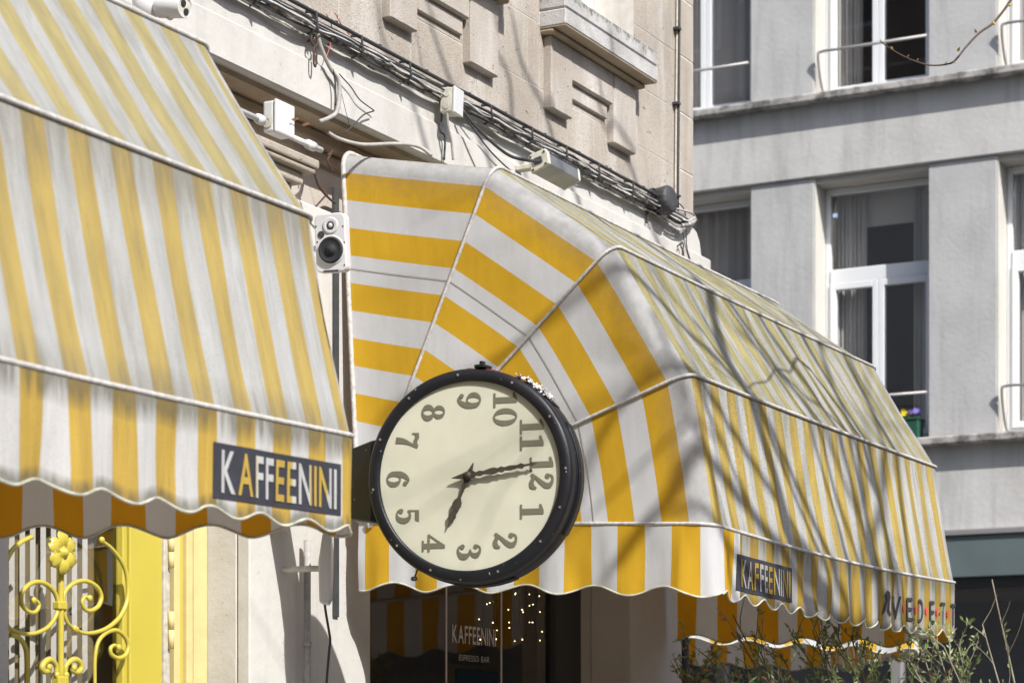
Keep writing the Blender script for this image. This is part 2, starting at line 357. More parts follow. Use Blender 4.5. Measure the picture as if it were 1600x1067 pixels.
M['bud'] = mat('bud', (0.40, 0.36, 0.08), 0.6)
M['stem'] = mat('shrub_stem', (0.20, 0.18, 0.10), 0.8, noise_s=40, noise_a=0.4)
M['pstem'] = mat('pale_stem', (0.30, 0.26, 0.20), 0.8, noise_s=40, noise_a=0.3)
def leaf_mat(name, a, b):
    n = NT(name); c = n.mix(n.ramp(n.noise(18, detail=3), [(0.4, 0), (0.6, 1)]), a, b); n.link(c, n.b.inputs['Base Color']); n.b.inputs['Roughness'].default_value = 0.45
    tr = n.t.nodes.new('ShaderNodeBsdfTranslucent'); n.link(c, tr.inputs[0]); ms = n.t.nodes.new('ShaderNodeMixShader'); ms.inputs[0].default_value = 0.3
    n.link(n.b.outputs[0], ms.inputs[1]); n.link(tr.outputs[0], ms.inputs[2]); n.link(ms.outputs[0], n.out.inputs[0]); return n.m
M['leaf'] = leaf_mat('olive_leaf', (0.18, 0.26, 0.07), (0.36, 0.42, 0.20)); M['dryleaf'] = leaf_mat('dry_leaf', (0.42, 0.24, 0.13), (0.30, 0.16, 0.08))
M['terracotta'] = mat('planter_grey', (0.12, 0.12, 0.12), 0.8, noise_s=10, noise_a=0.3)
M['asphalt'] = mat('asphalt', (0.09, 0.09, 0.09), 0.95, noise_s=30, noise_a=0.3, bump=0.3, bump_s=100)
M['paving'] = mat('paving', (0.30, 0.28, 0.25), 0.9, noise_s=4, noise_a=0.25, bump=0.2)
M['brickwall'] = mat('far_wall', (0.20, 0.13, 0.10), 0.9, noise_s=2, noise_a=0.3)
b = bpy.data.materials.new('fairy_glow'); b.use_nodes = True; bb = b.node_tree.nodes['Principled BSDF']
bb.inputs['Emission Color'].default_value = (1.0, 0.75, 0.4, 1); bb.inputs['Emission Strength'].default_value = 9; M['glow'] = b

def edge_dirt(m_):                                            # weathered outer roll of the side canvas
    nt = m_.node_tree; b_ = nt.nodes['Principled BSDF']; src = b_.inputs['Base Color'].links[0].from_socket
    uvn = [n for n in nt.nodes if n.type == 'UVMAP'][0]; sp_ = nt.nodes.new('ShaderNodeSeparateXYZ'); nt.links.new(uvn.outputs[0], sp_.inputs[0])
    nz = nt.nodes.new('ShaderNodeTexNoise'); nz.inputs['Scale'].default_value = 26; nz.inputs['Detail'].default_value = 7; nz.inputs['Roughness'].default_value = 0.7
    nt.links.new([n for n in nt.nodes if n.type == 'NEW_GEOMETRY'][0].outputs['Position'], nz.inputs['Vector'])
    ad = nt.nodes.new('ShaderNodeMath'); ad.operation = 'MULTIPLY_ADD'; nt.links.new(nz.outputs[0], ad.inputs[0]); ad.inputs[1].default_value = 0.22; nt.links.new(sp_.outputs[0], ad.inputs[2])
    rp = nt.nodes.new('ShaderNodeValToRGB'); rp.color_ramp.elements[0].position = 0.03; rp.color_ramp.elements[1].position = 0.21; rp.color_ramp.elements[1].color = (0.62, 0.62, 0.62, 1)
    nt.links.new(ad.outputs[0], rp.inputs[0])
    mx = nt.nodes.new('ShaderNodeMix'); mx.data_type = 'RGBA'; nt.links.new(rp.outputs[0], mx.inputs[0]); nt.links.new(src, mx.inputs[6]); mx.inputs[7].default_value = (0.22, 0.215, 0.20, 1)
    nt.links.new(mx.outputs[2], b_.inputs['Base Color'])
edge_dirt(M['side'])
# ---------------------------------------------------------------- ground
tag(MB().box(-150, 250, -150, 250, -0.4, -0.12).build('street', M['asphalt']), kind='structure')
tag(MB().box(-20, 12.6, 1.0, 12, -0.118, 0.0).build('pavement', M['paving'], bevel=0.01), kind='structure')
tag(MB().box(18.9, 20.38, -12, 30, -0.118, 0.0).build('pavement', M['paving'], bevel=0.01), kind='structure')
tag(MB().box(-40, 60, -15.4, -12.6, -0.118, 0.0).build('pavement', M['paving'], bevel=0.01), kind='structure')

# ---------------------------------------------------------------- corner building
YF, YS, YR = 4.83, 4.85, 5.06            # frieze face, ashlar face, recessed lower wall
cb = thing('corner_building', (6, 5.0, 0), 'beige stone corner building with smooth white frieze behind the striped awnings', 'building')
XC = onY(1083, 300, YS).x
ZF0, ZF1, ZFM = 4.167, 4.49, 4.33
# frieze with stepped end
g = [onY(px_, py_, YF) for px_, py_ in ((1084, 352), (1092, 361), (1097, 377), (1100, 402), (1111, 414), (1113.5, 440))]
poly = [(-6, ZF0 + 0.005), (-6, ZF1)] + [(p.x, min(p.z, ZF1)) for p in g] + [(g[-1].x, ZF0 + 0.005)]
m = MB()
m.prism([(x, z) for x, z in poly], lambda a, b_, d: (a, d, b_), YF + 0.012, YF + 0.6)
m.build('frieze', M['render'], cb, bevel=0.006)
MB().box(-6, g[-1].x - 0.02, YF, YF + 0.03, ZF0, ZFM).build('frieze_fascia', M['render'], cb, bevel=0.008)
MB().box(-6, 11.15, YF + 0.05, YR + 0.02, ZF0 - 0.016, ZF0 + 0.004).build('soffit', M['soffit'], cb)
m = MB(); m.box(-6, 11.1, YR - 0.08, YR, ZF0 - 0.07, ZF0 - 0.018); m.build('soffit_moulding', M['soffit'], cb, bevel=0.012, seg=2)
m = MB(); m.box(-6, 11.1, YR - 0.035, YR, ZF0 - 0.12, ZF0 - 0.072); m.build('soffit_moulding', M['soffit'], cb, bevel=0.01, seg=2)
# lower wall
D0, D1 = 5.86, onY(312, 900, YR).x - 0.004
S0, S1 = 8.03, 10.43
for (x0, x1, z0, z1) in ((-6, D0, 0, 4.15), (D0, D1, 2.9, 4.15), (D1, S0, 0, 4.15), (S0, S1, 3.0, 4.15), (S0, S1, 0, 0.5), (S1, 11.2, 0, 4.15)):
    MB().box(x0, x1, YR, YR + 0.3, z0, z1).build('lower_wall', M['render_low'], cb)
MB().box(10.9, 11.2, YR + 0.3, 12, 0, 4.15).build('side_wall', M['render_low'], cb)
MB().box(4.9, onY(16, 900, YF).x, YF, YR + 0.002, 0, 3.80).build('pier', M['render'], cb, bevel=0.01)
MB().box(D1, S0, YF + 0.055, YR + 0.002, 0, 3.80).build('pier', M['render'], cb, bevel=0.01)
MB().box(S1, 11.06, YF, YR + 0.002, 0, 4.15).build('pier', M['render_low'], cb, bevel=0.01)
MB().box(11.064, 11.2, YF + 0.08, YR, 0, 4.15).build('pier', M['render_low'], cb, bevel=0.01)
pE = onY(478, 300, YF).x
MB().box(D1 - 0.002, pE, YF, YF + 0.057, 0, 3.66).build('pilaster', M['render'], cb, bevel=0.006)
# impost cornice, four courses
zt = onY(500, 251, 4.70).z; xe = onY(500, 251, 4.70).x
for k, (d, h) in enumerate(((0.0, 0.035), (0.012, 0.02), (0.05, 0.045), (0.085, 0.025), (0.11, 0.022))):
    z1 = zt - sum(q for _, q in ((0.0, 0.035), (0.012, 0.02), (0.05, 0.045), (0.085, 0.025), (0.11, 0.022))[:k])
    MB().box(5.5, xe - d, 4.70 + d * 0.8, 4.85, z1 - h + 0.001, z1).build('impost_course', M['impost'], cb, bevel=0.008, seg=2)
# ashlar upper wall : core with window openings, then single stones
W1 = (onY(843, 30, YS).x, onY(990, 50, YS).x)
PER = 1.45
wins = [(W1[0] - PER * k, W1[1] - PER * k) for k in range(0, 6)]
ZW0, ZW1 = 5.19, 7.0
core = [(-6, wins[-1][0])] + [(wins[k + 1][1], wins[k][0]) for k in range(4, -1, -1)] + [(wins[0][1], XC)]
MB().box(-6, XC - 0.004, YS + 0.0012, YS + 0.55, ZF1 - 0.02, ZW0 - 0.1).build('upper_wall', M['mortar'], cb)
for (x0, x1) in core: MB().box(x0 + 0.001, x1 - (0.004 if x1 == XC else 0.001), YS + 0.0012, YS + 0.55, ZW0 - 0.1, ZW1).build('upper_wall', M['mortar'], cb)
MB().box(-6, XC - 0.004, YS + 0.0012, YS + 0.55, ZW1, 9.6).build('upper_wall', M['mortar'], cb)
MB().box(XC - 0.35, XC - 0.004, YS + 0.55, 12, ZF1 - 0.02, 9.6).build('upper_wall', M['mortar'], cb)
MB().box(-6, XC + 0.1, YS - 0.1, 12, 9.6, 9.8).build('roof', M['concrete'], cb)
Q0 = onY(1062, 200, YS).x
zs = [4.47, 4.733, 5.032, 5.33, 5.63, 5.93, 6.23]
k = 0
for ci in range(len(zs) - 1):
    z0, z1 = zs[ci], zs[ci + 1]
    x = 5.3 + (0.31 if ci % 2 else 0.0)
    while x < Q0 - 0.05:
        w = 0.62 * (1 + 0.10 * random.uniform(-1, 1)); x2 = min(x + w, Q0)
        if Q0 - x2 < 0.2: x2 = Q0
        segs = [(x, x2)]
        if z1 > ZW0 - 0.1:
            for (a, b_) in wins:
                ns = []
                for (p, q) in segs:
                    if q <= a or p >= b_: ns.append((p, q)); continue
                    if p < a: ns.append((p, a))
                    if q > b_: ns.append((b_, q))
                segs = ns
        for (p, q) in segs:
            if q - p > 0.03:
                pr = random.uniform(0, 0.0015)
                MB().box(p + 0.0022, q - 0.0022, YS - pr, YS + 0.3, z0 + 0.0022, z1 - 0.0022).build('stone', M['stone'], cb, bevel=0.0008)
        x = x2
    MB().box(Q0 + 0.003, XC, YS - 0.002, YS + 0.32, z0 + 0.002, z1 - 0.002).build('quoin_stone', M['quoin'], cb, bevel=0.004)
# sills, relief blocks and windows of the upper wall
for k in range(0, 3):
    o = -PER * k
    a, b_ = W1[0] + o, W1[1] + o
    zb = onY(1029, 131, 4.72).z
    MB().box(a + 0.002, b_ - 0.002, 4.715, YS + 0.3, zb, zb + 0.075).build('window_sill', M['topsill'], cb, bevel=0.006)
    MB().box(a + 0.004, b_ - 0.004, 4.718, YS + 0.3, zb + 0.079, zb + 0.155).build('window_sill', M['topsill'], cb, bevel=0.008)
    MB().box(a + 0.004, b_ - 0.004, 4.718, YS, zb - 0.004, zb - 0.0006).build('sill_shade_slab', M['soffit'], cb)  # thin slab whose brown stands in for shade and bounce light beneath the sill
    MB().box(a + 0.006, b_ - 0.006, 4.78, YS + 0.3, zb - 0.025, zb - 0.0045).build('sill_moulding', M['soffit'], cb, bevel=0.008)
    YB = YS - 0.042
    l0, l1 = onY(862, 172, YB).x + o, onY(895, 186, YB).x + o
    r0, r1 = onY(960, 226, YB).x + o, onY(994, 244, YB).x + o
    zl = onY(894, 186, YB).z; g1 = onY(896, 127, YB).z; g2 = onY(896, 151, YB).z
    MB().box(l0, l1, YB, YS + 0.05, zl, zb - 0.027).build('relief_block', M['relief'], cb, bevel=0.005)
    MB().box(r0, r1, YB, YS + 0.05, zl, zb - 0.027).build('relief_block', M['relief'], cb, bevel=0.005)
    MB().box(l1 + 0.002, r0 - 0.01, YB + 0.001, YS + 0.05, g1, zb - 0.027).build('relief_panel', M['relief'], cb, bevel=0.006)
    MB().box(l1 + 0.002, r0 - 0.03, YB + 0.024, YS + 0.05, g2, g1 - 0.002).build('relief_panel', M['relief'], cb, bevel=0.004)
    # window: white frame and pane
    wf = MB(); yq = YS + 0.225
    for q in ((a + 0.003, a + 0.07, zb + 0.157, ZW1), (b_ - 0.07, b_ - 0.003, zb + 0.157, ZW1), (a + 0.07, b_ - 0.07, zb + 0.157, zb + 0.24)):
        wf.box(q[0], q[1], yq, yq + 0.06, q[2], q[3])
    wo = wf.build('window', M['winwhite'], cb)
    MB().box(a + 0.07, b_ - 0.07, yq + 0.03, yq + 0.036, zb + 0.24, ZW1).build('pane', M['glass'], wo)

# ---------------------------------------------------------------- yellow door
def P2(x, y, Y=5.03): return onY(x, y, Y)
door = MB()
xl = D0 + 0.02; xs0, xs1 = onY(200, 900, 5.05).x, onY(250, 900, 5.05).x
door.box(xs0, xs1, 5.04, 5.085, 0.02, 2.85); door.box(xs0 - 0.028, xs0 - 0.003, 5.05, 5.085, 0.9, 2.85); door.box(xl + 0.03, xs0 - 0.03, 5.045, 5.085, 2.62, 2.85); door.box(xl + 0.03, xs0 - 0.03, 5.045, 5.085, 0.02, 0.9)
door.box(xl - 0.015, xl + 0.03, 5.04, 5.085, 0.02, 2.85)
do = door.build('door', M['ypaint'], cb, bevel=0.004)
MB().box(onY(253, 900, 5.04).x, onY(262, 900, 5.04).x, 5.03, 5.08, 0.02, 2.85).build('edge_strip', M['ylight'], do, bevel=0.002)
MB().box(onY(272, 900, 5.03).x, onY(281, 900, 5.03).x, 5.028, 5.09, 0.02, 2.85).build('hinge_leaf', M['ypale'], do, bevel=0.002)
hp = onY(267.5, 900, 5.02).x
for (ya, yb) in ((838, 887), (955, 1013), (760, 790), (1075, 1130)):
    za, zb_ = onY(267, ya, 5.02).z, onY(267, yb, 5.02).z
    MB().tube([(hp, 5.02, zb_), (hp, 5.02, (za + zb_) / 2 + 0.001)], 0.011, 10).tube([(hp, 5.02, (za + zb_) / 2 + 0.002), (hp, 5.02, za)], 0.0115, 10).build('hinge_barrel', M['ypale'], do, smooth='n')
fr = MB()
fr.box(onY(283, 900, 5.03).x, onY(293, 900, 5.02).x, 5.035, 5.10, 0.0, 2.9); fo = fr.build('door_frame', M['ypaint'], cb, bevel=0.004)
MB().box(onY(293.5, 900, 5.01).x, onY(303, 900, 5.01).x, 5.012, 5.10, 0.0, 2.9).build('frame_moulding', M['ypale'], fo, bevel=0.006, seg=2)
MB().box(onY(303.5, 900, 5.02).x, D1 - 0.002, 5.02, 5.10, 0.0, 2.9).build('frame_moulding', M['ypale'], fo, bevel=0.004, seg=2)
MB().box(xl + 0.03, xs0 - 0.03, 5.075, 5.081, 0.9, 2.62).build('door_glass', M['glass'], do)
def Z5(x, y): return (x / 4.503, 830 + y / 4.503)             # coordinates read off an enlargement of the door
def scroll(zp, r=0.0085, taper=True):
    pts = cat_rom([P2(*Z5(*q), Y=5.015) for q in zp], 8); n = len(pts)
    rr = [r * (0.72 + 0.28 * math.sin(math.pi * i / (n - 1))) if taper else r for i in range(n)]
    mb = MB(); mb.tube(pts, rr, 8)
    if taper:
        for e in (pts[0], pts[-1]): mb.lathe(e - Vector((0, 0.004, 0)), (0, 1, 0), [(0.002, -0.008), (0.010, -0.006), (0.0125, 0), (0.010, 0.006), (0.002, 0.008)], 12)
    mb.build('iron_scroll', M['ypaint'], do, smooth='n')
scroll([(710, 60), (790, 125), (865, 230), (898, 340), (895, 480), (850, 590), (775, 665), (690, 705), (600, 715), (530, 690)])
scroll([(232, 485), (262, 492), (275, 525), (245, 568), (195, 560), (152, 505), (155, 430), (210, 370), (280, 355), (345, 385), (390, 440), (408, 510), (395, 590), (340, 670), (250, 715), (160, 718), (75, 685), (20, 600)])
scroll([(625, 470), (595, 462), (578, 500), (600, 548), (645, 555), (695, 520), (712, 455), (680, 390), (610, 350), (540, 355), (480, 395), (450, 450), (450, 560), (475, 640), (520, 682)])
scroll([(225, 38), (150, 75), (80, 140), (30, 240)], taper=False)
scroll([(668, 1100), (668, 900), (690, 780), (745, 715), (815, 695), (875, 735), (903, 800), (885, 865), (835, 890), (785, 865), (778, 820), (805, 800), (830, 815)])
scroll([(75, 725), (130, 745), (172, 800), (188, 880), (188, 1100)], taper=False)
scroll([(428, 50), (428, 1100)], 0.011, taper=False)
scroll([(460, 1010), (462, 950), (490, 915), (530, 900), (565, 925), (570, 965), (545, 990), (512, 978), (515, 960)], 0.011)
scroll([(396, 1010), (396, 950), (375, 915), (345, 900), (310, 925), (295, 960), (315, 985), (348, 975), (340, 955)], 0.011)
q = P2(*Z5(428, 522), Y=5.012); MB().box(q.x - 0.024, q.x + 0.024, 5.0, 5.03, q.z - 0.014, q.z + 0.014).build('iron_collar', M['ypaint'], do, bevel=0.004)
q = P2(*Z5(428, 1060), Y=5.012); MB().box(q.x - 0.028, q.x + 0.028, 4.998, 5.03, q.z - 0.05, q.z + 0.02).build('iron_collar', M['ypaint'], do, bevel=0.004)
fc = P2(*Z5(422, 150), Y=5.0)
for k in range(6):
    a = R_(90 + 60 * k + 4); m = MB()
    u = Vector((math.cos(a), 0, math.sin(a))); w = Vector((-math.sin(a), 0, math.cos(a)))
    def PP(i, j, u=u, w=w):
        t = i / 7; s_ = (j / 6 - 0.5) * 2
        wd = 0.030 * math.sin(math.pi * min(1, 0.16 + t * 0.78)) * (1 + 0.25 * math.sin(t * 9)) + 0.003
        return fc + u * (0.012 + 0.062 * t) + w * (s_ * wd) + Vector((0, -0.012 - 0.014 * math.sin(t * 3) + 0.010 * s_ * s_ + 0.004 * math.cos(s_ * 9), 0))
    m.grid(PP, 8, 7); o = m.build('iron_petal', M['ypaint'], do, smooth=True); o.modifiers.new('thick', 'SOLIDIFY').thickness = 0.004
MB().lathe(fc, (0, -1, 0), [(0.022, 0.0), (0.022, 0.018), (0.014, 0.022), (0.012, 0.030), (0.004, 0.034)], 20).build('iron_boss', M['ypaint'], do, smooth='n')
# slatted blind behind the glass
for k in range(8):
    px_ = 22 + 16.3 * k; p = onY(px_, 900, 5.16)
    MB().obox((p.x, 5.17, 1.75), Vector((math.cos(0.62), -math.sin(0.62), 0)), Vector((math.sin(0.62), math.cos(0.62), 0)), Vector((0, 0, 1)), 0.0095, 0.0012, 0.9).build('blind_slat', M['blind'], cb)
MB().grid(lambda i, j: (6.02 + 1.0 * i / 60, 5.26 + 0.016 * math.sin(i * 0.9) + 0.008 * math.sin(i * 0.37), (0.3, 2.8)[j]), 61, 2).build('door_curtain', M['doorcurtain'], cb, smooth=True)
MB().box(D0, D1, 5.9, 5.95, 0, 2.9).build('hallway_wall', M['shoproom'], cb)
MB().box(D0 - 0.1, D0 - 0.05, YR + 0.3, 5.95, 0, 3).build('hallway_wall', M['shoproom'], cb)
MB().box(D1 + 0.05, D1 + 0.1, YR + 0.3, 5.95, 0, 3).build('hallway_wall', M['shoproom'], cb)
MB().box(D0 - 0.1, D1 + 0.1, YR + 0.3, 5.95, 2.95, 3).build('hallway_wall', M['shoproom'], cb)

# ---------------------------------------------------------------- shop window
sw = MB(); yg = 5.14
xg1 = onY(860, 1000, yg).x
sw.box(S0 + 0.001, S0 + 0.05, YR + 0.06, 5.17, 0.5, 3.0); sw.box(xg1, S1 - 0.001, YR + 0.05, 5.17, 0.5, 3.0); sw.box(S0 + 0.05, xg1, YR + 0.06, 5.17, 2.93, 3.0); sw.box(S0 + 0.05, xg1, YR + 0.06, 5.17, 0.5, 0.58)
so = sw.build('shop_window', M['darkfr'], cb, bevel=0.003)
MB().box(S0 + 0.05, xg1, yg, yg + 0.008, 0.58, 2.93).build('pane', M['shopglass'], so)
for (a, b_) in ((598, 698), (698, 784)):
    x0, x1 = onY(a, 1000, yg - 0.004).x, onY(b_, 1000, yg - 0.004).x; zb_ = onY(700, 1066, yg).z - 0.02
    MB().box(x1 - 0.006, x1 + 0.006, yg - 0.003, yg - 0.001, zb_, 2.9).build('glass_border_line', M['lettering'], so)
def text_mesh(s, h, condense=0.6, bold=0.02, spacing=1.0):
    c = bpy.data.curves.new('txt', 'FONT'); c.body = s; c.size = 1.0; c.offset = bold; c.space_character = spacing
    o = bpy.data.objects.new('txt', c); COL.objects.link(o)
    bpy.context.view_layer.update()
    me = bpy.data.meshes.new_from_object(o.evaluated_get(bpy.context.evaluated_depsgraph_get())); bpy.data.objects.remove(o); bpy.data.curves.remove(c)
    vs = [Vector(v.co) for v in me.vertices]; fs = [list(p.vertices) for p in me.polygons]; bpy.data.meshes.remove(me)
    x0 = min(v.x for v in vs); x1 = max(v.x for v in vs); y0 = min(v.y for v in vs); y1 = max(v.y for v in vs)
    k = h / (y1 - y0)
    return [Vector(((v.x - x0) * k * condense, (v.y - y0) * k)) .to_3d() for v in vs], fs, (x1 - x0) * k * condense
def place_text(s, fn, h, width=None, name='letter', mtl=None, parent=None, bold=0.02, fine=0, smoothv=None):
    """each character one object; fn(a, b) -> point, a in 0..1 of the word, b in metres"""
    glyphs = []; x = 0
    for ch in s:
        if ch == ' ': x += 0.35 * h; continue
        v, f, w = text_mesh(ch, h, 0.5, bold); glyphs.append((x, v, f)); x += w + 0.09 * h
    tot = x - 0.09 * h; k = 1.0 / tot
    for (x, v, f) in glyphs:
        bm = bmesh.new(); bv = [bm.verts.new(q) for q in v]
        for q in f:
            try: bm.faces.new([bv[i] for i in q])
            except ValueError: pass
        if fine:
            for _ in range(4):
                ed = [e for e in bm.edges if e.calc_length() > fine]
                if not ed: break
                bmesh.ops.subdivide_edges(bm, edges=ed, cuts=1)
            bmesh.ops.triangulate(bm, faces=bm.faces)
        mb = MB(); bm.verts.ensure_lookup_table(); bm.verts.index_update()
        uv = {}
        for q in bm.verts:
            r = fn((x + q.co.x) * k, q.co.y)
            if len(r) == 2: uv[q.index] = r[1]; r = r[0]
            mb.v.append(Vector(r))
        for q in bm.faces: mb.face([w.index for w in q.verts], 0, [uv[w.index] for w in q.verts] if uv else None)
        bm.free(); mb.build(name, mtl, parent, smooth=True)
a0, a1 = onY(707, 1003, yg - 0.004), onY(775, 1009, yg - 0.004)
hh = onY(707, 975, yg).z - onY(707, 1003, yg).z
place_text('KAFFEENINI', lambda a, b_: (a0.x + (a1.x - a0.x) * a, yg - 0.003, a0.z + b_), hh, mtl=M['lettering'], parent=so, bold=0.012)
c0, c1 = onY(718, 1031, yg - 0.004), onY(765, 1033, yg - 0.004)
place_text('ESPRESSO BAR', lambda a, b_: (c0.x + (c1.x - c0.x) * a, yg - 0.003, c0.z + b_), onY(718, 1022, yg).z - onY(718, 1031, yg).z, mtl=M['lettering'], parent=so, bold=-0.012)
# interior
for bx in ((S0, S1, 8.0, 8.1, 0, 3.2), (S0 - 0.1, S0, YR + 0.3, 8.1, 0, 3.2), (S1 + 0.3, S1 + 0.4, YR + 0.3, 8.1, 0, 3.2), (S0 - 0.1, S1 + 0.4, YR + 0.3, 8.1, 3.2, 3.3), (S0 - 0.1, S1 + 0.4, YR + 0.3, 8.1, -0.1, 0.0)):
    MB().box(*bx).build('shop_wall', M['shoproom'], cb)
bp0, bp1 = onY(706, 1036, 5.75), onY(826, 1036, 5.75)
ip = thing('price_board', (bp0.x, 5.76, bp0.z - 0.3), 'blue board with yellow border inside the shop window', 'board')
MB().box(bp0.x, bp1.x, 5.75, 5.77, bp0.z - 0.35, bp0.z).build('board_border', M['ypanel'], ip)
MB().box(bp0.x + 0.03, bp1.x - 0.03, 5.742, 5.749, bp0.z - 0.33, bp0.z - 0.025).build('board_face', M['blue'], ip)
fl = thing('fairy_lights', (9.4, 5.3, 2.3), 'string of tiny warm fairy lights hanging inside the shop window', 'fairy lights')
rnd = random.Random(3); wires = MB(); nb = 0
for px_ in (755, 770, 775, 800, 811, 822, 838, 851):
    pts = []; yy = 900
    while yy < 1000: pts.append(onY(px_ + rnd.uniform(-1.2, 1.2), yy, 5.3)); yy += 14
    wires.tube(pts, 0.003, 5)
    for p in pts[1:]:
        if rnd.random() < 0.6:
            s_ = rnd.choice((-1, 1)); e = p + Vector((0.035 * s_, 0, rnd.uniform(-.01, .01))); wires.tube([p, e], 0.0016, 4)
            MB().lathe(e, (0, 0, 1), [(0.001, -0.003), (0.0028, 0), (0.001, 0.003)], 8).build('bulb', M['glow'], fl)
wo = wires.build('light_wire', M['darkp'], fl)

# ---------------------------------------------------------------- awnings
def make_awning(name, label, X0, X1, YW, ZP, frames, rho, mats, H, lam_side, lam_front, wrap, seed, nF, amp=0.010, group='striped shop awnings', calm=None, rip=0.23):
    root = thing(name, (X0, YW, ZP), label, 'awning', group)
    nS, nA = 26, 7
    rnd = random.Random(seed)
    def path(R):
        out = []                                              # (x, r, u, zone)
        for i in range(nS): out.append((X0, (R - rho) * i / (nS - 1), 's'))
        for i in range(1, nA): a = math.pi / 2 * i / nA; out.append((X0 + rho * (1 - math.cos(a)), R - rho + rho * math.sin(a), 's' if i < nA - 1 else 'f'))
        for i in range(nF): out.append((X0 + rho + (X1 - X0 - 2 * rho) * i / (nF - 1), R, 'f'))
        for i in range(1, nA): a = math.pi / 2 * i / nA; out.append((X1 - rho + rho * math.sin(a), R - rho + rho * math.cos(a), 's' if i > 1 else 'f'))
        for i in range(nS): out.append((X1, (R - rho) * (1 - i / (nS - 1)), 's'))
        return out
    paths = [path(R) for (_, R) in frames]
    def P3(x, r, ang): return Vector((x, YW - r * math.cos(R_(ang)), ZP + r * math.sin(R_(ang))))
    def sagbar(x, k): 
        f = (x - X0) / (X1 - X0); return -0.022 * math.sin(math.pi * min(1, max(0, f))) * (1 if k == len(frames) - 1 else 0.25) * min(1, (X1 - X0) / 3)
    arc = rho * math.pi / 2
    n0, n1, n2, n3 = nS, nS + nA - 1, nS + nA - 1 + nF, nS + 2 * (nA - 1) + nF
    NT_ = 9
    def point(k, i, t):
        (x, r, z), (x2, r2, _) = paths[k][i], paths[k + 1][i]
        p = P3(x, r, frames[k][0]).lerp(P3(x2, r2, frames[k + 1][0]), t)
        p.z += sagbar(x, k) * (1 - t) + sagbar(x2, k + 1) * t
        w = math.sin(math.pi * t)
        if z == 's':
            q = noise.noise(Vector((p.y * 3, p.z * 3, seed + k * 5))) * 0.010 + noise.noise(Vector((p.y * 9, p.z * 9, seed + k * 5))) * 0.003
            p.x += (q + (0.012 if x < (X0 + X1) / 2 else -0.012)) * w
        else:
            q = noise.noise(Vector((x * 9, t * 0.9 + k * 4, seed))) * 0.011 + noise.noise(Vector((x * 22, t * 1.3 + k * 4, seed + 9))) * 0.0055
            am = (frames[k][0] + frames[k + 1][0]) / 2
            rad = Vector((0, -math.cos(R_(am)), math.sin(R_(am))))
            p += rad * (q - 0.005) * w ** 0.5
        return p
    def uvv(k, i, t, front):
        x, r, z = paths[k][i]; R = frames[k][1]
        r2 = paths[k + 1][i][1]; R2 = frames[k + 1][1]
        rr = (r - (R - 1.5)) * (1 - t) + (r2 - (R2 - 1.5)) * t
        if front: return (x, k + t * 0.999)
        return (rr - 1.413, k + t * 0.999)
    for k in range(len(frames) - 1):
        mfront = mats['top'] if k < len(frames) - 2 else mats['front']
        e0 = n0 + nA - 3
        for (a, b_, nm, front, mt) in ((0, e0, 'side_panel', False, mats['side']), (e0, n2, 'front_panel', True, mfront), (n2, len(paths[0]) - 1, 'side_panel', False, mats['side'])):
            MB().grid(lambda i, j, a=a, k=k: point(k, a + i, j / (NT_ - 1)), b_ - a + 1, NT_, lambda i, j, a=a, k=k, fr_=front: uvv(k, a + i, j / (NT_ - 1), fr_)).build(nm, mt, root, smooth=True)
    sm_ = MB()
    for xs_ in ((0,) if X1 < 12 else ()):
        ii = min(range(nS), key=lambda q: abs(paths[0][q][1] - 1.02)); pp = []
        for k in range(len(frames) - 1):
            pp += [point(k, ii, t / 8) + Vector((-0.0022, 0, 0)) for t in range(9)]
        sm_.tube(pp, 0.0010, 4)
    if sm_.v: sm_.build('seam', M['seam'], root)
    # frames with piping
    for k, (ang, R) in enumerate(frames):
        pts = [P3(x, r, ang) + Vector((0, 0, sagbar(x, k))) for (x, r, z) in paths[k]]
        # keep every point of the corners, thin out the straights
        keep = [p for i, p in enumerate(pts) if i % 3 == 0 or n0 - 2 < i < n1 + 1 or n2 - 1 < i < n3 + 1]
        outv = []
        for p in keep:
            d = Vector((0, -math.cos(R_(ang)), math.sin(R_(ang)))) * 0.004
            outv.append(p + d + Vector((-0.004 if p.x < (X0 + X1) / 2 else 0.004, 0, 0)))
        MB().tube(outv, 0.0070 if k else 0.010, 8).build('piping', M['piping'], root, smooth='n')
        if k:
            inner = [p + Vector((0.02 if p.x < (X0 + X1) / 2 else -0.02, 0, 0)) + Vector((0, math.cos(R_(ang)), -math.sin(R_(ang)))) * 0.02 for p in keep]
            MB().tube(inner[1:-1], 0.012, 6).build('frame_bar', M['alu'], root, smooth='n')
    for xx in (X0 - 0.012, X1 + 0.012):
        for (dy, dz) in ((0.0, 0.06), (-0.02, 0.03), (-0.035, -0.005)):
            c = Vector((xx, YW + dy - 0.02, ZP + dz)); MB().lathe(c, (1, 0, 0), [(0.016, -0.006), (0.018, 0), (0.016, 0.006)], 14).build('hinge', M['screw'], root, smooth='n')
    # valance
    k = len(frames) - 1; ang, R = frames[k]
    vp = []
    dens = 2
    base = [P3(x, r, ang) + Vector((0, 0, sagbar(x, k))) for (x, r, z) in paths[k]]
    L = [0.0]
    for a, b_ in zip(base, base[1:]): L.append(L[-1] + (b_ - a).length)
    Ltot = L[-1]; l_side = R - rho + arc; lf = X1 - X0 - 2 * rho
    def at(l):
        l = max(0, min(Ltot - 1e-6, l)); lo, hi = 0, len(L) - 1
        while hi - lo > 1:
            md = (lo + hi) // 2
            if L[md] <= l: lo = md
            else: hi = md
        t = (l - L[lo]) / max(1e-9, L[hi] - L[lo]); p = base[lo].lerp(base[hi], t); d = (base[hi] - base[lo]).normalized()
        return p, Vector((-d.y, d.x, 0)) * -1                 # outward
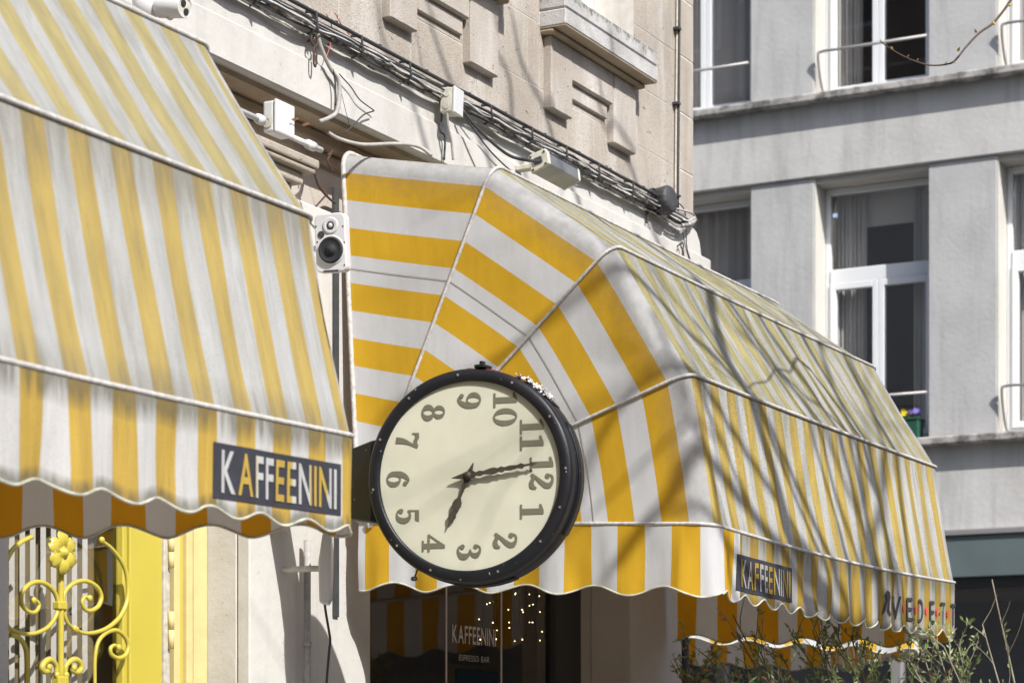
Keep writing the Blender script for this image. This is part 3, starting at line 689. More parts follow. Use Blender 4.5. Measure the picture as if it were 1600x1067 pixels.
    def vdepth(l):
        if l < l_side: return H + 0.018 * math.cos(2 * math.pi * (l - 0.02) / lam_side)
        if l > l_side + lf: return H + (0.05 * min(1, (l - l_side - lf) / 0.3) if 9 < X1 < 12 else 0) + 0.018 * math.cos(2 * math.pi * (Ltot - l) / lam_side)
        return H + (0.012 if X1 < 6 else 0.016) * math.cos(2 * math.pi * (l - l_side + 0.04) / lam_front)
    def val(l, h, off=0.0):
        p, n = at(l); f = h / H
        fr_ = l_side - 0.15 < l < l_side + lf + 0.15
        A = amp * (1.0 if fr_ else 0.9)
        if calm and fr_ and (calm[0] - 0.05 < p.x < calm[1] + 0.05 or p.x > 9.95 and X1 > 10 and X1 < 12): A *= 0.22
        wv = math.sin(2 * math.pi * l / (rip if fr_ else 0.27) + 1.3 * noise.noise(Vector((l * 2, 0, seed)))) * A * 1.3 * (f ** 0.8)
        wv += noise.noise(Vector((l * 14, h * 4, seed))) * A * 1.2 * min(1, f * 2) + noise.noise(Vector((l * 5, h * 3, seed + 3))) * (0.02 if A > amp * 0.5 else 0.006) * f
        return p + n * (wv + off + 0.006) + Vector((0, 0, -h))
    nl = int(Ltot / 0.012); nh = 14
    wl0 = l_side + wrap                                        # side canvas wraps this far round the corner
    def vu(i, j):
        l = Ltot * i / nl
        if l < wl0: return (1.5 - 1.413 + (l - l_side), j / (nh - 1) * 0.999)
        if l > l_side + lf + 0.02: return (1.5 - 1.413 - (l - l_side - lf), j / (nh - 1) * 0.999)
        return (X0 + rho + (l - l_side), j / (nh - 1) * 0.999)
    i1 = int(wl0 / Ltot * nl); i2 = int((l_side + lf + 0.02) / Ltot * nl) + 1
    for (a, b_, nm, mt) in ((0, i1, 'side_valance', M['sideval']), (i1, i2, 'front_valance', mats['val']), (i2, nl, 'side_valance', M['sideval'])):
        off = {}
        def uvf(i, j, a=a, b_=b_):
            ii = a + i; l = Ltot * ii / nl
            if nm == 'front_valance': return (X0 + rho + (l - l_side), j / (nh - 1) * 0.999)
            if a == 0: return (1.5 - 1.413 + (l - l_side) - 0.0, j / (nh - 1) * 0.999)
            return (1.5 - 1.413 - (l - l_side - lf), j / (nh - 1) * 0.999)
        MB().grid(lambda i, j, a=a: val(Ltot * (a + i) / nl, vdepth(Ltot * (a + i) / nl) * j / (nh - 1)), b_ - a + 1, nh, uvf).build(nm, mt, root, smooth=True)
    MB().tube([val(Ltot * i / nl, vdepth(Ltot * i / nl)) for i in range(0, nl + 1)], 0.0038, 6).build('hem_binding', M['binding'], root, smooth='n')
    return root, (lambda x, h, off=0.0: (val(l_side + x - X0 - rho, h, off), (x, min(0.99, h / H)))), at

FR2 = [(93, 1.49), (66.0, 1.477), (41.75, 1.485), (18.9, 1.496), (-2.85, 1.51)]
aw2, val2, at2 = make_awning('striped_awning', 'yellow and white striped awning with curved fan side, behind the round clock', 7.80, 10.85, 4.80, 2.57, FR2, 0.075,
    dict(side=M['side'], front=M['front2'], top=M['top2'], val=M['val2']), 0.25, 0.29, 0.19, 0.20, 11, 190, amp=0.009, calm=(8.1, 8.67), rip=0.19)
FR1 = [(90, 1.49), (68.5, 1.48), (44.8, 1.495), (20.9, 1.505), (-2.6, 1.54)]
aw1, val1, at1 = make_awning('striped_awning', 'faded yellow and white striped awning nearest the camera, above the yellow door', 2.6, 5.335, YF, 2.57, FR1, 0.05,
    dict(side=M['side'], front=M['front1'], top=M['top1'], val=M['val1']), 0.255, 0.30, 0.215, 0.0, 23, 170, amp=0.0055, calm=(4.68, 5.27))
aw3, val3, at3 = make_awning('striped_awning', 'far striped awning glimpsed low behind the shrubs, its lit side valance showing', 13.0, 15.4, 5.62, 2.60, FR1, 0.06,
    dict(side=M['side'], front=M['front2'], top=M['top2'], val=M['val2']), 0.25, 0.32, 0.2, 0.05, 31, 40)
aw3.rotation_euler.z = R_(33); aw3.location = (12.22, 5.46, 2.60)
def patch(root, val, xa, xb, h0, h1, letters_mat):
    nx, nh = 60, 14
    pt = MB().grid(lambda i, j: val(xa + (xb - xa) * i / (nx - 1), h0 + (h1 - h0) * j / (nh - 1), 0.0025)[0], nx, nh).build('name_patch', M['patch'], root, smooth=True)
    pt.data.materials[0] = M['patch']
    lx0, lx1 = xa + (xb - xa) * 0.055, xb - (xb - xa) * 0.045
    lh = (h1 - h0) * 0.77; top = h0 + (h1 - h0) * 0.12
    place_text('KAFFEENINI', lambda a, b_: val(lx0 + (lx1 - lx0) * a, top + lh - b_, 0.0052), lh, mtl=letters_mat, parent=pt, bold=0.016, fine=0.014)
patch(aw1, val1, 4.655, 5.24, 0.085, 0.222, M['val1'])
patch(aw2, val2, 8.035, 8.60, 0.085, 0.222, M['val2'])
# V E D E T T with red stars between, a small black mark before it
wc = [10.742 - 0.165 * k for k in range(5, -1, -1)]
for ch, xc in zip('VEDETT', wc):
    place_text(ch, lambda a, b_, xc=xc: val2(xc - 0.040 + 0.080 * a, 0.210 - b_, 0.006)[0], 0.105, mtl=M['letterblack'], parent=aw2, bold=0.005, fine=0.014)
for k in range(5):
    xc = wc[k] + 0.0825; m = MB(); c = len(m.v); m.v.append(val2(xc, 0.155, 0.006)[0])
    for j in range(18):
        rr = 0.025 if j % 2 == 0 else 0.011; a = math.pi * j / 9
        m.v.append(val2(xc + rr * math.cos(a), 0.155 + rr * 1.15 * math.sin(a), 0.006)[0])
    for j in range(18): m.face([0, 1 + j, 1 + (j + 1) % 18])
    m.build('star_mark', M['red'], aw2, smooth=True)
m = MB(); xc = wc[0] - 0.165
for poly in ([(0.0, 0.10), (0.03, 0.105), (0.035, 0.13), (0.02, 0.15), (-0.01, 0.145), (-0.02, 0.12)], [(-0.015, 0.15), (0.0, 0.15), (-0.012, 0.19), (-0.03, 0.21), (-0.036, 0.2), (-0.025, 0.18)], [(0.005, 0.15), (0.02, 0.15), (0.015, 0.185), (0.03, 0.205), (0.02, 0.215), (0.0, 0.19)]):
    b0 = len(m.v); m.v += [val2(xc + a, h - 0.01, 0.005)[0] for a, h in poly]; m.face([b0 + i for i in range(len(poly))])
m.build('printed_mark', M['letterblack'], aw2, smooth=True)
# dark wall channel beside awning
MB().box(onY(522.5, 300, YF + 0.045).x, onY(530, 300, YF + 0.045).x, YF + 0.045, YF + 0.057, 2.2, 3.90).build('wall_channel', M['darkp'], cb)

# ---------------------------------------------------------------- round clock
TH = R_(10.8)
nrm = Vector((-math.cos(TH), -math.sin(TH), 0)); uu = Vector((math.sin(TH), -math.cos(TH), 0)); vv = Vector((0, 0, 1))
CC = onX(732, 743, 7.08); RO, RI = 0.3775, 0.333
ck = thing('wall_clock', (CC.x, YF - 0.05, CC.z), 'large round double sided clock with black rim, dial turned sideways, twelve at the right', 'clock')
ck_c = CC
m = MB(); m.lathe(CC, nrm, [(RI, -0.012), (RI, 0.002), (RI + 0.006, 0.006), (RO - 0.010, 0.004), (RO - 0.002, -0.004), (RO, -0.012), (RO, -0.05)], 96, closed=False)
m.build('bezel', M['black'], ck, smooth='n')
m = MB(); m.lathe(CC, nrm, [(RO - 0.012, -0.05), (RO - 0.004, -0.055), (RO + 0.001, -0.07), (RO + 0.002, -0.14), (RO - 0.010, -0.185), (RO - 0.03, -0.20), (0.02, -0.20)], 96, closed=False)
m.build('casing', M['black'], ck, smooth='n')
for a0_ in (-33, 40, 150, 230):                                 # strap plates round the rim
    m = MB()
    for k in range(13):
        a = R_(a0_ + 62 * k / 12); d = uu * math.cos(a) + vv * math.sin(a)
        for h in (-0.075, -0.145): m.v.append(CC + d * (RO + 0.005) + nrm * h)
    for k in range(12): m.face([2*k, 2*k+1, 2*k+3, 2*k+2])
    o = m.build('rim_plate', M['black'], ck, smooth=True); o.modifiers.new('thick', 'SOLIDIFY').thickness = 0.003
MB().lathe(CC, nrm, [(RI + 0.004, -0.012), (RI + 0.004, -0.010), (0.001, -0.010)], 96, closed=False).build('dial', M['dial'], ck)
for a in (2, 33, 63, 96, 128, 157, 186, 222, 247, 288, 318, 340):
    d = uu * math.cos(R_(a)) + vv * math.sin(R_(a)); MB().lathe(CC + d * 0.356 + nrm * 0.006, nrm, [(0.0045, 0), (0.0045, 0.002), (0.001, 0.003)], 10).build('screw', M['screw'], ck)
# numerals: a slab-serif face drawn from strokes and discs
class Glyph:
    def __init__(s): s.parts = []
    def stroke(s, pts, ws, n=6):
        P = cat_rom([Vector((a, b_, 0)) for a, b_ in pts], n); N = len(P); W_ = []
        for i in range(N):
            t = i / n; k = min(int(t), len(ws) - 2); W_.append(ws[k] * (1 - (t - k)) + ws[k + 1] * (t - k))
        L_, R2 = [], []
        for i, p in enumerate(P):
            d = (P[min(i+1, N-1)] - P[max(i-1, 0)]).normalized(); q = Vector((-d.y, d.x, 0)); L_.append(p + q * W_[i] / 2); R2.append(p - q * W_[i] / 2)
        for i in range(N - 1): s.parts.append([L_[i], R2[i], R2[i+1], L_[i+1]])
        return s
    def poly(s, pts): s.parts.append([Vector((a, b_, 0)) for a, b_ in pts]); return s
    def disc(s, c, r): s.parts.append([Vector((c[0] + r * math.cos(a * math.pi / 8), c[1] + r * math.sin(a * math.pi / 8), 0)) for a in range(16)]); return s
    def ring(s, c, rx, ry, ix, iy):
        n = 28
        for k in range(n):
            a, b_ = 2*math.pi*k/n, 2*math.pi*(k+1)/n
            s.parts.append([Vector((c[0] + rx*math.cos(a), c[1] + ry*math.sin(a), 0)), Vector((c[0] + rx*math.cos(b_), c[1] + ry*math.sin(b_), 0)), Vector((c[0] + ix*math.cos(b_), c[1] + iy*math.sin(b_), 0)), Vector((c[0] + ix*math.cos(a), c[1] + iy*math.sin(a), 0))])
        return s
G = {}
G['0'] = Glyph().ring((0.36, 0.5), 0.36, 0.51, 0.15, 0.44)
G['1'] = Glyph().poly([(0.22, 0.0), (0.46, 0.0), (0.46, 1.0), (0.30, 1.0), (0.22, 0.93)]).poly([(0.04, 0), (0.64, 0), (0.64, 0.09), (0.04, 0.09)]).poly([(0.30, 1.0), (0.04, 0.90), (0.04, 0.81), (0.30, 0.84)])
G['2'] = Glyph().disc((0.15, 0.75), 0.11).stroke([(0.08, 0.78), (0.16, 0.93), (0.34, 0.96), (0.53, 0.84), (0.53, 0.68), (0.38, 0.47), (0.15, 0.22), (0.06, 0.05)], [.05, .09, .10, .22, .22, .17, .10, .08]).stroke([(0.05, 0.10), (0.2, 0.16), (0.4, 0.08), (0.56, 0.12), (0.64, 0.30)], [.12, .16, .18, .2, .05])
G['3'] = Glyph().disc((0.15, 0.78), 0.10).stroke([(0.08, 0.82), (0.18, 0.95), (0.34, 0.96), (0.50, 0.84), (0.50, 0.70), (0.40, 0.58), (0.26, 0.54)], [.05, .07, .10, .22, .2, .09, .06]).stroke([(0.26, 0.55), (0.44, 0.50), (0.54, 0.36), (0.53, 0.18), (0.36, 0.04), (0.18, 0.05), (0.08, 0.2)], [.06, .1, .24, .24, .1, .07, .05]).disc((0.14, 0.22), 0.10)
G['4'] = Glyph().poly([(0.38, 0.0), (0.60, 0.0), (0.60, 1.0), (0.47, 1.0), (0.38, 0.86)]).stroke([(0.50, 0.97), (0.26, 0.62), (0.04, 0.31)], [.09, .07, .07]).poly([(0.0, 0.25), (0.74, 0.25), (0.74, 0.34), (0.0, 0.34)]).poly([(0.26, 0), (0.72, 0), (0.72, 0.08), (0.26, 0.08)])
G['5'] = Glyph().poly([(0.12, 0.83), (0.54, 0.83), (0.60, 1.0), (0.12, 1.0)]).poly([(0.10, 0.50), (0.17, 0.52), (0.17, 1.0), (0.12, 1.0)]).stroke([(0.13, 0.51), (0.28, 0.61), (0.46, 0.55), (0.55, 0.36), (0.48, 0.13), (0.32, 0.04), (0.14, 0.08), (0.08, 0.2)], [.05, .08, .17, .24, .2, .08, .06, .05]).disc((0.14, 0.22), 0.10)
G['6'] = Glyph().ring((0.36, 0.31), 0.33, 0.32, 0.12, 0.25).stroke([(0.13, 0.34), (0.15, 0.60), (0.26, 0.83), (0.42, 0.96), (0.58, 0.88)], [.2, .22, .18, .08, .05]).disc((0.55, 0.82), 0.095)
G['7'] = Glyph().stroke([(0.05, 0.86), (0.20, 0.92), (0.40, 0.84), (0.62, 0.92)], [.14, .18, .16, .12]).poly([(0.02, 0.70), (0.07, 0.70), (0.10, 1.0), (0.03, 1.0)]).stroke([(0.64, 0.94), (0.46, 0.60), (0.34, 0.30), (0.30, 0.0)], [.07, .12, .22, .26])
G['8'] = Glyph().ring((0.35, 0.74), 0.28, 0.26, 0.10, 0.19).ring((0.35, 0.27), 0.34, 0.28, 0.12, 0.20)
G['9'] = Glyph(); G['9'].parts = [[Vector((0.70 - p.x, 1.0 - p.y, 0)) for p in q] for q in G['6'].parts]
NH = 0.086
for hnum in range(1, 13):
    s_ = str(hnum); tot = 0.70 * len(s_) + 0.02 * (len(s_) - 1)
    a = R_(-30 * (hnum % 12)); rad = 0.265
    c = CC + uu * (rad * math.cos(a)) + vv * (rad * math.sin(a)) + nrm * (-0.008)
    m = MB(); z = 0
    for j, ch in enumerate(s_):
        for q in G[ch].parts:
            b0 = len(m.v); z += 0.00002
            for p in q:
                gx = (p.x + j * 0.68 - tot / 2) * NH * 0.98; gy = (p.y - 0.5) * NH
                m.v.append(c + (-vv) * gx + uu * gy + nrm * z)
            m.face([b0 + i for i in range(len(q))])
    m.build('numeral', M['digit'], ck, smooth=True)
def hand(angle, prof, name, hgt):
    if name == 'hour_hand': prof = [(t * 0.95, hw * 0.8) for t, hw in prof]
    d = uu * math.cos(R_(angle)) + vv * math.sin(R_(angle)); w = uu * -math.sin(R_(angle)) + vv * math.cos(R_(angle)); m = MB(); n = len(prof); prof = [(t * 0.97, hw) for t, hw in prof]
    for (t, hw) in prof:
        for s_ in (-1, 1):
            for z in (0, 0.004): m.v.append(CC + d * t + w * (hw * s_) + nrm * (hgt + z))
    for i in range(n - 1):
        b0 = 4 * i
        for q in ((0, 2, 6, 4), (1, 5, 7, 3), (0, 4, 5, 1), (2, 3, 7, 6)): m.face([b0 + x for x in q])
    m.build(name, M['hand'], ck)
hand(7.5, [(-0.062, 0.001), (-0.02, 0.010), (0.0, 0.015), (0.022, 0.014), (0.03, 0.006), (0.045, 0.010), (0.06, 0.006), (0.085, 0.011), (0.10, 0.012), (0.115, 0.007), (0.13, 0.011), (0.14, 0.006), (0.16, 0.009), (0.19, 0.006), (0.205, 0.010), (0.215, 0.004), (0.235, 0.0035), (0.24, 0.008), (0.25, 0.003), (0.262, 0.001)], 'minute_hand', 0.006)
hand(-113, [(-0.052, 0.001), (-0.02, 0.010), (0.0, 0.015), (0.02, 0.013), (0.03, 0.008), (0.045, 0.011), (0.055, 0.006), (0.09, 0.006), (0.105, 0.018), (0.12, 0.021), (0.135, 0.017), (0.143, 0.007), (0.15, 0.012), (0.165, 0.018), (0.178, 0.014), (0.19, 0.005), (0.21, 0.001)], 'hour_hand', 0.0)
MB().lathe(CC, nrm, [(0.014, -0.008), (0.014, 0.012), (0.008, 0.018), (0.002, 0.02)], 20).build('hand_hub', M['hand'], ck, smooth='n')
# wall bracket
bk = MB(); cb_ = CC - nrm * 0.10
e0 = cb_ - uu * 0.355; e1 = Vector((cb_.x + 0.06, YF, cb_.z))
for sgn in (-1, 1): pass
pa = [(e0, 0.15), (e0 - uu * 0.03, 0.145), (e0.lerp(e1, 0.5), 0.10), (e1, 0.10)]
for (p, h) in pa:
    for dx in (-0.05, 0.05):
        for s_ in (-1, 1): bk.v.append(p + (-nrm) * dx + vv * (h * s_))
for i in range(3):
    b0 = 4 * i
    for q in ((0, 1, 5, 4), (2, 6, 7, 3), (0, 4, 6, 2), (1, 3, 7, 5)): bk.face([b0 + x for x in q])
bk.face([0, 2, 3, 1]); bk.face([12, 13, 15, 14]); bk.build('bracket', M['black'], ck, bevel=0.004)
bt = CC - nrm * 0.03 + (uu * math.cos(R_(238)) + vv * math.sin(R_(238))) * RO
MB().tube([bt, bt + Vector((0, 0.008, -0.03)) + nrm * 0.01], 0.003, 6).lathe(bt + Vector((0, 0.010, -0.034)) + nrm * 0.01, (0, 0, 1), [(0.006, -0.008), (0.013, -0.005), (0.010, 0.006), (0.004, 0.008)], 10).build('latch', M['black'], ck)
rnd = random.Random(5)
fk = MB(); fr_ = MB(); fb = MB()
for k in range(60):
    a = R_(rnd.uniform(44, 64)); d = uu * math.cos(a) + vv * math.sin(a); p = CC + d * (RO + 0.004) + nrm * rnd.uniform(-0.12, -0.02)
    ax = Vector((rnd.uniform(-1, 1), rnd.uniform(-1, 1), rnd.uniform(-1, 1))).normalized(); ay = ax.orthogonal().normalized()
    (fk if rnd.random() < 0.7 else fb).obox(p + d * rnd.uniform(0, 0.012), ax, ay, ax.cross(ay), rnd.uniform(.004, .011), rnd.uniform(.003, .008), 0.0012)
for k in range(45):
    a = R_(rnd.uniform(60, 92)); d = uu * math.cos(a) + vv * math.sin(a); p = CC + d * (RO + 0.002) + nrm * rnd.uniform(-0.07, -0.02)
    ax = (uu * -math.sin(a) + vv * math.cos(a)); fr_.obox(p, ax, nrm, d, rnd.uniform(.004, .010), rnd.uniform(.002, .006), 0.0012)
tag(fk.build('sticker_flakes', M['chip'], ck), kind='stuff'); tag(fr_.build('sticker_flakes', M['redchip'], ck), kind='stuff'); tag(fb.build('sticker_flakes', M['black'], ck), kind='stuff')
tp = CC + vv * (RO + 0.006) + uu * 0.03 - nrm * 0.03
MB().box(tp.x - 0.03, tp.x + 0.03, tp.y - 0.035, tp.y + 0.005, tp.z - 0.006, tp.z + 0.005).box(tp.x - 0.01, tp.x + 0.01, tp.y - 0.02, tp.y - 0.005, tp.z + 0.005, tp.z + 0.02).build('top_bolt', M['black'], ck, bevel=0.002)

# ---------------------------------------------------------------- white loudspeaker
sp = onY(516, 380, 4.70); spn = Vector((-math.cos(R_(10)), -math.sin(R_(10)), -0.10)).normalized(); spu = spn.cross(Vector((0, 0, 1))).normalized() * -1
spu = Vector((0, 0, 1)).cross(spn).normalized(); spv = spn.cross(spu).normalized()
spk = thing('loudspeaker', (sp.x, YF, sp.z), 'small white loudspeaker on the wall left of the fan shaped awning', 'loudspeaker')
def rr_prism(c, hw, hh, rad, d0, d1, top_in=0.0):
    pts = []
    for (sx, sy, a0_) in ((1, 1, 0), (-1, 1, 90), (-1, -1, 180), (1, -1, 270)):
        for k in range(6):
            a = R_(a0_ + 18 * k); pts.append((sx * (hw - rad) + rad * math.cos(a), sy * (hh - rad) + rad * math.sin(a)))
    return MB().prism(pts, lambda a, b_, d: c + spu * a * (1 - top_in * d) + spv * (b_ + 0.008 * math.cos(a / hw * 1.5) * (1 if b_ > 0 else 0)) + spn * d, d0, d1)
o = rr_prism(sp, 0.063, 0.108, 0.020, -0.05, 0.0).build('cabinet', M['whitep'], spk, bevel=0.006, seg=3)
def onb(a, b_, h=0.0): return sp + spu * a + spv * b_ + spn * h
flip = 1 if (spu.x * SA - spu.y * CA) > 0 else -1
wc_ = onb(0.002 * flip, -0.026, 0.001)
MB().lathe(wc_, spn, [(0.057, 0.0), (0.055, 0.003), (0.050, 0.002)], 40, closed=False).build('waveguide', M['whitep'], spk, smooth='n')
MB().lathe(wc_ + spn * 0.007, spn, [(0.050, -0.004), (0.046, 0.006), (0.041, 0.003), (0.022, -0.004), (0.021, -0.002), (0.014, 0.006), (0.002, 0.009)], 40, closed=False).build('woofer', M['darkcone'], spk, smooth='n')
tc = onb(0.004 * flip, 0.066, 0.001)
MB().lathe(tc, spn, [(0.032, 0.0), (0.029, 0.004), (0.016, -0.002)], 32, closed=False).build('waveguide', M['whitep'], spk, smooth='n')
MB().lathe(tc, spn, [(0.0155, 0.001), (0.011, 0.003), (0.0105, 0.0035)], 24, closed=False).build('tweeter', M['darkcone'], spk, smooth='n')
MB().lathe(tc, spn, [(0.009, 0.002), (0.006, 0.006), (0.001, 0.008)], 20, closed=False).build('tweeter_dome', M['whitep'], spk, smooth='n')
MB().lathe(onb(-0.036 * flip, 0.034, 0.0005), spn, [(0.0135, 0.0), (0.013, 0.0025), (0.001, 0.003)], 20, closed=False).build('port', M['darkp'], spk)
for (a, b_) in ((-.055, .066), (-.052, .008), (.055, .06), (.058, .0), (.055, -.085)): MB().lathe(onb(a * flip, b_, 0.0), spn, [(0.003, 0), (0.003, 0.002), (0.001, 0.0025)], 8).build('screw', M['darkp'], spk)
MB().obox(onb(0, -0.105, 0.004), spu, spv, spn, 0.03, 0.004, 0.002).build('grille_clip', M['darkp'], spk)
MB().tube([sp - spn * 0.045, Vector((sp.x + 0.06, YF + 0.0, sp.z))], 0.012, 8).build('wall_mount', M['whitep'], spk)

# ---------------------------------------------------------------- cable bundle along the frieze
YB_ = 4.80
def along(x, off, yo=0.0): return Vector((x, YB_ + yo, 4.455 + off))
cbn = thing('cable_bundle', (8.5, YB_, 4.45), 'thick bundle of black and crusted cables strung along the top of the white frieze', 'cables')
x_end = onY(1072, 340, YB_).x
def run(off, r, mt, wob=0.006, seed=0, x0=5.6, x1=x_end, yo=0.0, nm='cable', dip=None):
    pts = []; x = x0
    while x <= x1:
        z = off + wob * 1.6 * noise.noise(Vector((x * 2.1, seed, 0))) + wob * noise.noise(Vector((x * 7, seed, 3)))
        if dip: z -= dip[0] * max(0, math.sin((x - x0) * dip[1])) 
        pts.append(along(x, z, yo + wob * 0.8 * noise.noise(Vector((x * 5, seed, 9))))); x += 0.035
    MB().tube(pts, r, 7).build(nm, mt, cbn, smooth='n')
run(0.040, 0.0085, M['cable'], 0.002, 1, yo=-0.01, x1=onY(1030, 312, YB_).x)
run(0.018, 0.006, M['cable'], 0.004, 2)
run(0.006, 0.0045, M['greycable'], 0.008, 3, yo=-0.012)
run(-0.008, 0.009, M['oldcable'], 0.007, 4, yo=0.0)
run(-0.024, 0.007, M['oldcable'], 0.008, 5, yo=0.005)
run(-0.034, 0.004, M['cable'], 0.012, 6)
run(-0.018, 0.004, M['cable'], 0.012, 8, yo=-0.016)
run(-0.044, 0.005, M['oldcable'], 0.010, 9, yo=0.012)
run(-0.002, 0.004, M['cable'], 0.010, 10, yo=-0.02)
run(-0.012, 0.0035, M['whitep'], 0.012, 11, yo=-0.02)
x = 6.7; k = 0
while x < x_end - 0.15:
    m = MB(); zc = 4.455 + 0.002
    m.tube([(x, YB_ + 0.022, zc + 0.040), (x, YB_ - 0.026, zc + 0.034), (x + 0.008, YB_ - 0.030, zc - 0.03), (x + 0.004, YB_ + 0.022, zc - 0.045)], 0.0055, 6)
    m.build('cable_clip', M['darkp'], cbn)
    MB().tube([(x + 0.19, YB_ - 0.006, zc + 0.036), (x + 0.19, YB_ + 0.0, zc + 0.054), (x + 0.192, YB_ + 0.012, zc + 0.056)], 0.005, 6).build('cable_clip', M['darkp'], cbn)
    x += 0.36 + 0.03 * math.sin(k * 2.3); k += 1
# tangle at the corner
MB().tube(cat_rom([onY(1050, 325, 4.8), onY(1072, 330, 4.79), onY(1084, 336, 4.8), onY(1085, 348, 4.82), onY(1070, 354, 4.8), onY(1052, 350, 4.8), onY(1035, 335, 4.8)]), 0.006, 7).build('cable', M['greycable'], cbn, smooth='n')
MB().tube(cat_rom([onY(1060, 340, 4.785), onY(1075, 345, 4.78), onY(1086, 340, 4.8), onY(1082, 352, 4.8), onY(1064, 360, 4.8), onY(1045, 350, 4.8)]), 0.0045, 7).build('cable', M['whitep'], cbn, smooth='n')
MB().tube(cat_rom([onY(1066, 352, 4.785), onY(1078, 350, 4.78), onY(1087, 344, 4.8)]), 0.009, 7).build('cable', M['oldcable'], cbn, smooth='n')
def hang(name, label, pts, r, mt, Y=4.81, cat_='cable', yo=None, grp='loose wires on the facade'):
    P = cat_rom([onY(px_, py_, Y if yo is None else yo[i]) for i, (px_, py_) in enumerate(pts)], 8)
    o = MB().tube(P, r, 7).build(name, mt, None, smooth='n', org=P[0]); tag(o, label, cat_, grp); return o
hang('hanging_cable', 'thick grey cable curving down the frieze beside the rusty hook', [(482, 12), (492, 30), (500, 70), (515, 105), (528, 125), (530, 150), (526, 175), (515, 184), (500, 190)], 0.0085, M['greycable'], 4.805)
hang('hanging_cable', 'thin dark cable hugging the thick grey cable on the frieze', [(520, 108), (524, 130), (524, 165)], 0.004, M['cable'], 4.80)
hang('hanging_wire', 'thin black wire bent to a sharp point right of the grey cable', [(530, 116), (548, 136), (562, 156), (583, 172), (583, 174)], 0.0025, M['cable'], 4.81)
hang('hanging_wire', 'short black wire end reaching down to the soffit edge', [(583, 174), (568, 180), (552, 196), (540, 208)], 0.003, M['cable'], 4.805)
hang('hanging_wire', 'fine straight wire dropping from the frieze to the soffit', [(533, 145), (547, 200)], 0.0012, M['cable'], 4.81)
hang('hanging_wire', 'thin red wire curling beside the rusty hook', [(510, 22), (519, 45), (516, 70), (508, 95)], 0.002, M['redwire'], 4.80)
hang('hanging_wire', 'short red wire hanging off the cable bundle', [(523, 20), (533, 38), (546, 55)], 0.002, M['redwire'], 4.79)
hang('hanging_cable', 'grey cable arching over the top left of the fan shaped awning', [(512, 207), (530, 217), (565, 226), (610, 225), (640, 226), (660, 232), (674, 243)], 0.0075, M['greycable'], yo=[4.86, 4.80, 4.76, 4.72, 4.68, 4.64, 4.60])
hang('hanging_cable', 'black cable looping below the second junction box to the awning top', [(722, 172), (745, 200), (775, 228), (800, 245), (826, 251), (842, 252)], 0.007, M['cable'], yo=[4.79, 4.76, 4.72, 4.69, 4.66, 4.655])
hang('hanging_cable', 'thin black cable slanting from the junction box to the awning ridge', [(720, 175), (742, 205), (765, 235), (790, 260), (815, 280)], 0.0035, M['cable'], 4.81)
hang('hanging_cable', 'grey lead dropping straight from the small junction box', [(699, 165), (700, 195), (706, 225), (708, 250)], 0.0055, M['greycable'], 4.77)
hang('hanging_cable', 'black kinked wire left of the grey junction box lead', [(686, 152), (690, 180), (688, 205), (695, 214), (694, 250)], 0.0045, M['cable'], 4.81)
hang('hanging_wire', 'dark wire sagging below the stone impost to the black channel', [(489, 262), (498, 290), (512, 308), (524, 318)], 0.005, M['rust'], 4.79)
hang('hanging_wire', 'curled wire end beside the top corner of the fan awning', [(512, 243), (520, 236), (512, 250), (516, 262), (520, 268)], 0.004, M['rust'], 4.78)
hang('hanging_wire', 'thin black wire looping off the corner of the building', [(1060, 317), (1068, 326), (1072, 345), (1073, 385), (1080, 410), (1088, 432)], 0.003, M['cable'], 4.80)
hang('hanging_wire', 'second thin wire down the white corner end of the frieze', [(1066, 360), (1071, 385), (1075, 400), (1084, 430)], 0.0022, M['cable'], 4.81)
hang('vertical_cable', 'long straight black cable running up the stone wall near the corner', [(1059, 330), (1060, 200), (1061, 60), (1062, -60)], 0.0075, M['cable'], 4.83)
hang('vertical_pipe', 'thin pale pipe beside the black cable on the stone corner', [(1055, 330), (1056, 200), (1057.5, 60), (1058.5, -60)], 0.006, M['ylight'], 4.84)
for (px_, py_) in ((1060, 45), (1059, 162), (1059, 306)):
    p = onY(px_, py_, 4.825); tag(MB().box(p.x - 0.018, p.x + 0.018, 4.815, 4.85, p.z - 0.006, p.z + 0.006).build('cable_clamp', M['darkp'], org=p), {45: 'uppermost small black clamp on the vertical cable', 162: 'small black clamp halfway down the vertical cable', 306: 'small black clamp beside the oval splice closure'}[py_], 'clamp', 'clamps on the vertical cable')
def hook(px_, py_, label, s=1.0):
    c = onY(px_, py_, 4.80); h = thing('iron_hook', c, label, 'hook')
    ring = [c + Vector((0.022 * s * math.cos(a), 0, 0.022 * s * math.sin(a))) for a in [2 * math.pi * k / 16 for k in range(17)]]
    MB().tube(ring, 0.0045 * s, 6, cap=False).build('eye', M['rust'], h, smooth='n')
    MB().tube([c + Vector((0, 0.03, 0)), c + Vector((0, 0.0, 0.0)) + Vector((0, 0, 0.02 * s))], 0.005 * s, 6).build('screw_shank', M['rust'], h)
    lk = cat_rom([c + Vector((0, 0, -0.02 * s)), c + Vector((0.009 * s, -0.004, -0.035 * s)), c + Vector((0.008 * s, -0.004, -0.085 * s)), c + Vector((0, -0.004, -0.10 * s)), c + Vector((-0.010 * s, -0.004, -0.085 * s)), c + Vector((-0.010 * s, -0.004, -0.04 * s)), c + Vector((0, 0, -0.02 * s))])
    MB().tube(lk, 0.004 * s, 6).build('carabiner', M['rust'], h, smooth='n')
hook(491, 64, 'rusty eye hook with a hanging snap link on the white frieze')
hook(1066, 384, 'small dark eye hook on the corner end of the frieze', 0.8)

